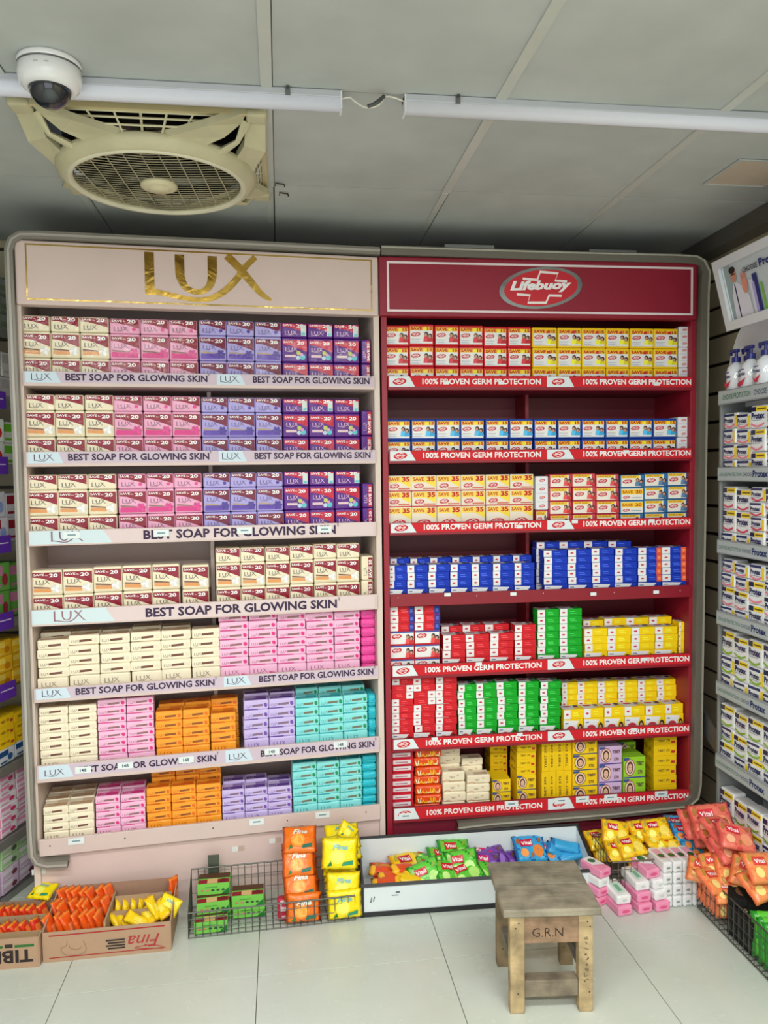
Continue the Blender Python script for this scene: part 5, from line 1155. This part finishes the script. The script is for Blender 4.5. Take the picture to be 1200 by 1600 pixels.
G = Fr(b, (-w_ / 2 - .0004, .028, 0), (0, -1, 0), (0, 0, 1)); G.rect(.004, .02, .024, .05, (60, 66, 60)); G.rect(.004, .07, .024, .11, (50, 54, 50)); T = topf(b, w_, h_); T.rect(.01, .004, .07, .012, (190, 180, 150)); T.rect(.02, .016, .06, .024, (150, 140, 110)); kind('blackbox', b, 'soap_box', 'soap box', 'black soap box', w_, h_, .028)
for i in range(5): drop('blackbox', (1.512, 2.37 - i * .029, .01), (0, 0, R(rnd.uniform(-3, 3))), 'black soap box, %s in the upright row of the long right-hand basket' % NTH(i), 'black soap boxes in the long right-hand basket', (1, 1, .85))
for i, (px, py) in enumerate(((1160, 1400), (1192, 1408))): p = at_z(px, py, .165); drop('blackbox', (p.x, p.y, .15), (R(-82), R(4), R(-30 + i * 20)), 'black soap box lying %s on the upright black boxes' % ('at the aisle side' if not i else 'at the wall side'), 'black soap boxes in the long right-hand basket')
for i in range(7): drop('b_green', (1.535, 2.235 - i * .03, .015), (R(-8), 0, R(-10 + rnd.uniform(-8, 8))), 'green foil bag, %s in the upright row of the long right-hand basket' % NTH(i), G4, (1.1, 1.1, 1.35))
b = B('film'); w_ = .056
b.rbox(-w_ / 2, w_ / 2, 0, .11, .0, .034, .008, (238, 240, 240), nz=.0006, cf=None); T = topf(b, w_, .034); T.rect(.012, .02, .044, .08, (200, 232, 216)); T.up(); T.rect(.02, .03, .036, .07, (120, 180, 150)); F = front(b, w_); F.ell(.028, .017, .01, .006, (210, 216, 216), 8)
kind('wt_white', b, 'wipes_packet', 'wipes packet', 'white wipes packet', w_, .034, .11)
b = B('film'); b.rbox(-w_ / 2, w_ / 2, 0, .11, .0, .034, .007, (240, 150, 186), nz=.0006); T = topf(b, w_, .034); T.poly([(.006, .05), (.05, .03), (.05, .105), (.006, .105)], (240, 240, 244)); T.up(); T.ell(.028, .075, .014, .016, (30, 110, 60), 12); F = front(b, w_); F.ell(.028, .017, .016, .006, (226, 90, 140), 8)
kind('wt_pink', b, 'wipes_packet', 'wipes packet', 'pink wipes packet', w_, .034, .11)
G5 = 'wipes packets piled on the floor'
for c, (px, py, seq) in enumerate(((978, 1432, ['wt_pink', 'wt_white']), (1010, 1428, ['wt_pink', 'wt_pink', 'wt_white']), (1037, 1425, ['wt_pink', 'wt_white', 'wt_white', 'wt_pink']))):
    p = at_z(px, py, 0)
    for j, k_ in enumerate(seq):
        drop(k_, (p.x + (.0 if j < 3 else -.02), p.y + j * .012, .001 + j * .0345), (R(4 if j == len(seq) - 1 and j else 0), 0, R(10 + rnd.uniform(-4, 4))), '%s, %s up in the %s floor pile beside the stool' % (KIND[k_]['desc'], NTH(j), NTH(c)), G5)
p = at_z(958, 1405, .04)
for j, k_ in enumerate(('wt_pink', 'wt_pink', 'wt_white', 'wt_pink')): drop(k_, (p.x - .025 + .004 * j, p.y + .03, .001 + j * .0345), (0, 0, R(24)), '%s, %s up in the pile hidden by the stool corner' % (KIND[k_]['desc'], NTH(j)), G5, .95)
w_, h_ = .036, .042; b = B('film'); b.rbox(-w_ / 2, w_ / 2, 0, .12, .0, h_, .008, (232, 236, 236), nz=.0005); F = front(b, w_); F.ell(w_ / 2, h_ / 2, .008, .005, (150, 160, 160), 8); F.up(); F.rect(.01, .006, .026, .009, (170, 176, 176)); T = topf(b, w_, h_); T.rect(.004, .03, .032, .1, (236, 170, 196)); T.up(); T.ell(.018, .05, .012, .014, (20, 100, 50), 10)
kind('wt_end', b, 'wipes_packet', 'wipes packet', 'white end-on wipes packet', w_, h_, .12)
for r_ in range(4):
    for c in range(4):
        p = at_z(1048 + 0, 1420, 0); drop('wt_end', (1.352 + c * .0375, 2.575 - c * .001, .001 + r_ * .0422), (0, 0, R(2 + rnd.uniform(-2, 2))), 'white end-on wipes packet, %s up, %s from the stool side' % (NTH(r_), NTH(c)), G5)

# ------------------------------------------------------------------ the wooden stool
sx, sy = .768, 2.245
t = thing('wooden_stool', 'rough low wooden stool with lettering on its apron', 'stool', (sx, sy, 0), R(-6))
LG = (196, 172, 128); TOP = .315
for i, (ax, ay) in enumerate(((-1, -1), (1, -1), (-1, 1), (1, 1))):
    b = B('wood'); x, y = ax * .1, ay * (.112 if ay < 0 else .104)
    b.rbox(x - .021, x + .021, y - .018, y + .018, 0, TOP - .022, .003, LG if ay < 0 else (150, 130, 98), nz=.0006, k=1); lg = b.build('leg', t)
    if i == 1:
        b = B('paper'); F = Fr(b, (x - .016, y - .0192, .09), (1, 0, 0), (0, 0, 1)); rr = random.Random(4)
        for k in range(9): F.stroke(spline([(.008 + rr.uniform(0, .016), .016 * k + rr.uniform(0, .012)) for _ in range(4)], 3), .0013, (40, 44, 44))
        b.build('scribble', lg)
    for z in (.27, .255, .06):
        b = B('metal'); b.lathe([(.0022, 0), (0, -.0008)], (x + rnd.uniform(-.012, .012), y - .0183, z), (50, 44, 40), n=8, axis='y'); b.build('nail', lg)
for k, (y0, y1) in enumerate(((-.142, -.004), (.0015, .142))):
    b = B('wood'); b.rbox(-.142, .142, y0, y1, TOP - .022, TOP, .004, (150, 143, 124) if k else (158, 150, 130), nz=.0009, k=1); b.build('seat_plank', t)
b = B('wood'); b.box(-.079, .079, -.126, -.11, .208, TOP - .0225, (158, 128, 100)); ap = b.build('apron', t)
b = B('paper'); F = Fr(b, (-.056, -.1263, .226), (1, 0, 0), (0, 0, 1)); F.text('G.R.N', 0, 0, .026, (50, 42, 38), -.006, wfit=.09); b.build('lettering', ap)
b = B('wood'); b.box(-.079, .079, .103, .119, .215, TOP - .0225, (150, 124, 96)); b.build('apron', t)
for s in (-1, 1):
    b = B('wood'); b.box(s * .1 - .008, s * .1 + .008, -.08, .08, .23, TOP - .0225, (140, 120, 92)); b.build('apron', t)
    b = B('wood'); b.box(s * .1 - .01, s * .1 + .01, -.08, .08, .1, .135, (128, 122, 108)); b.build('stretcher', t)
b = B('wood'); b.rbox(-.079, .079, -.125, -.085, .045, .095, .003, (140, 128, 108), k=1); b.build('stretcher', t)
for k_ in KIND.values(): bpy.data.objects.remove(k_['o'])
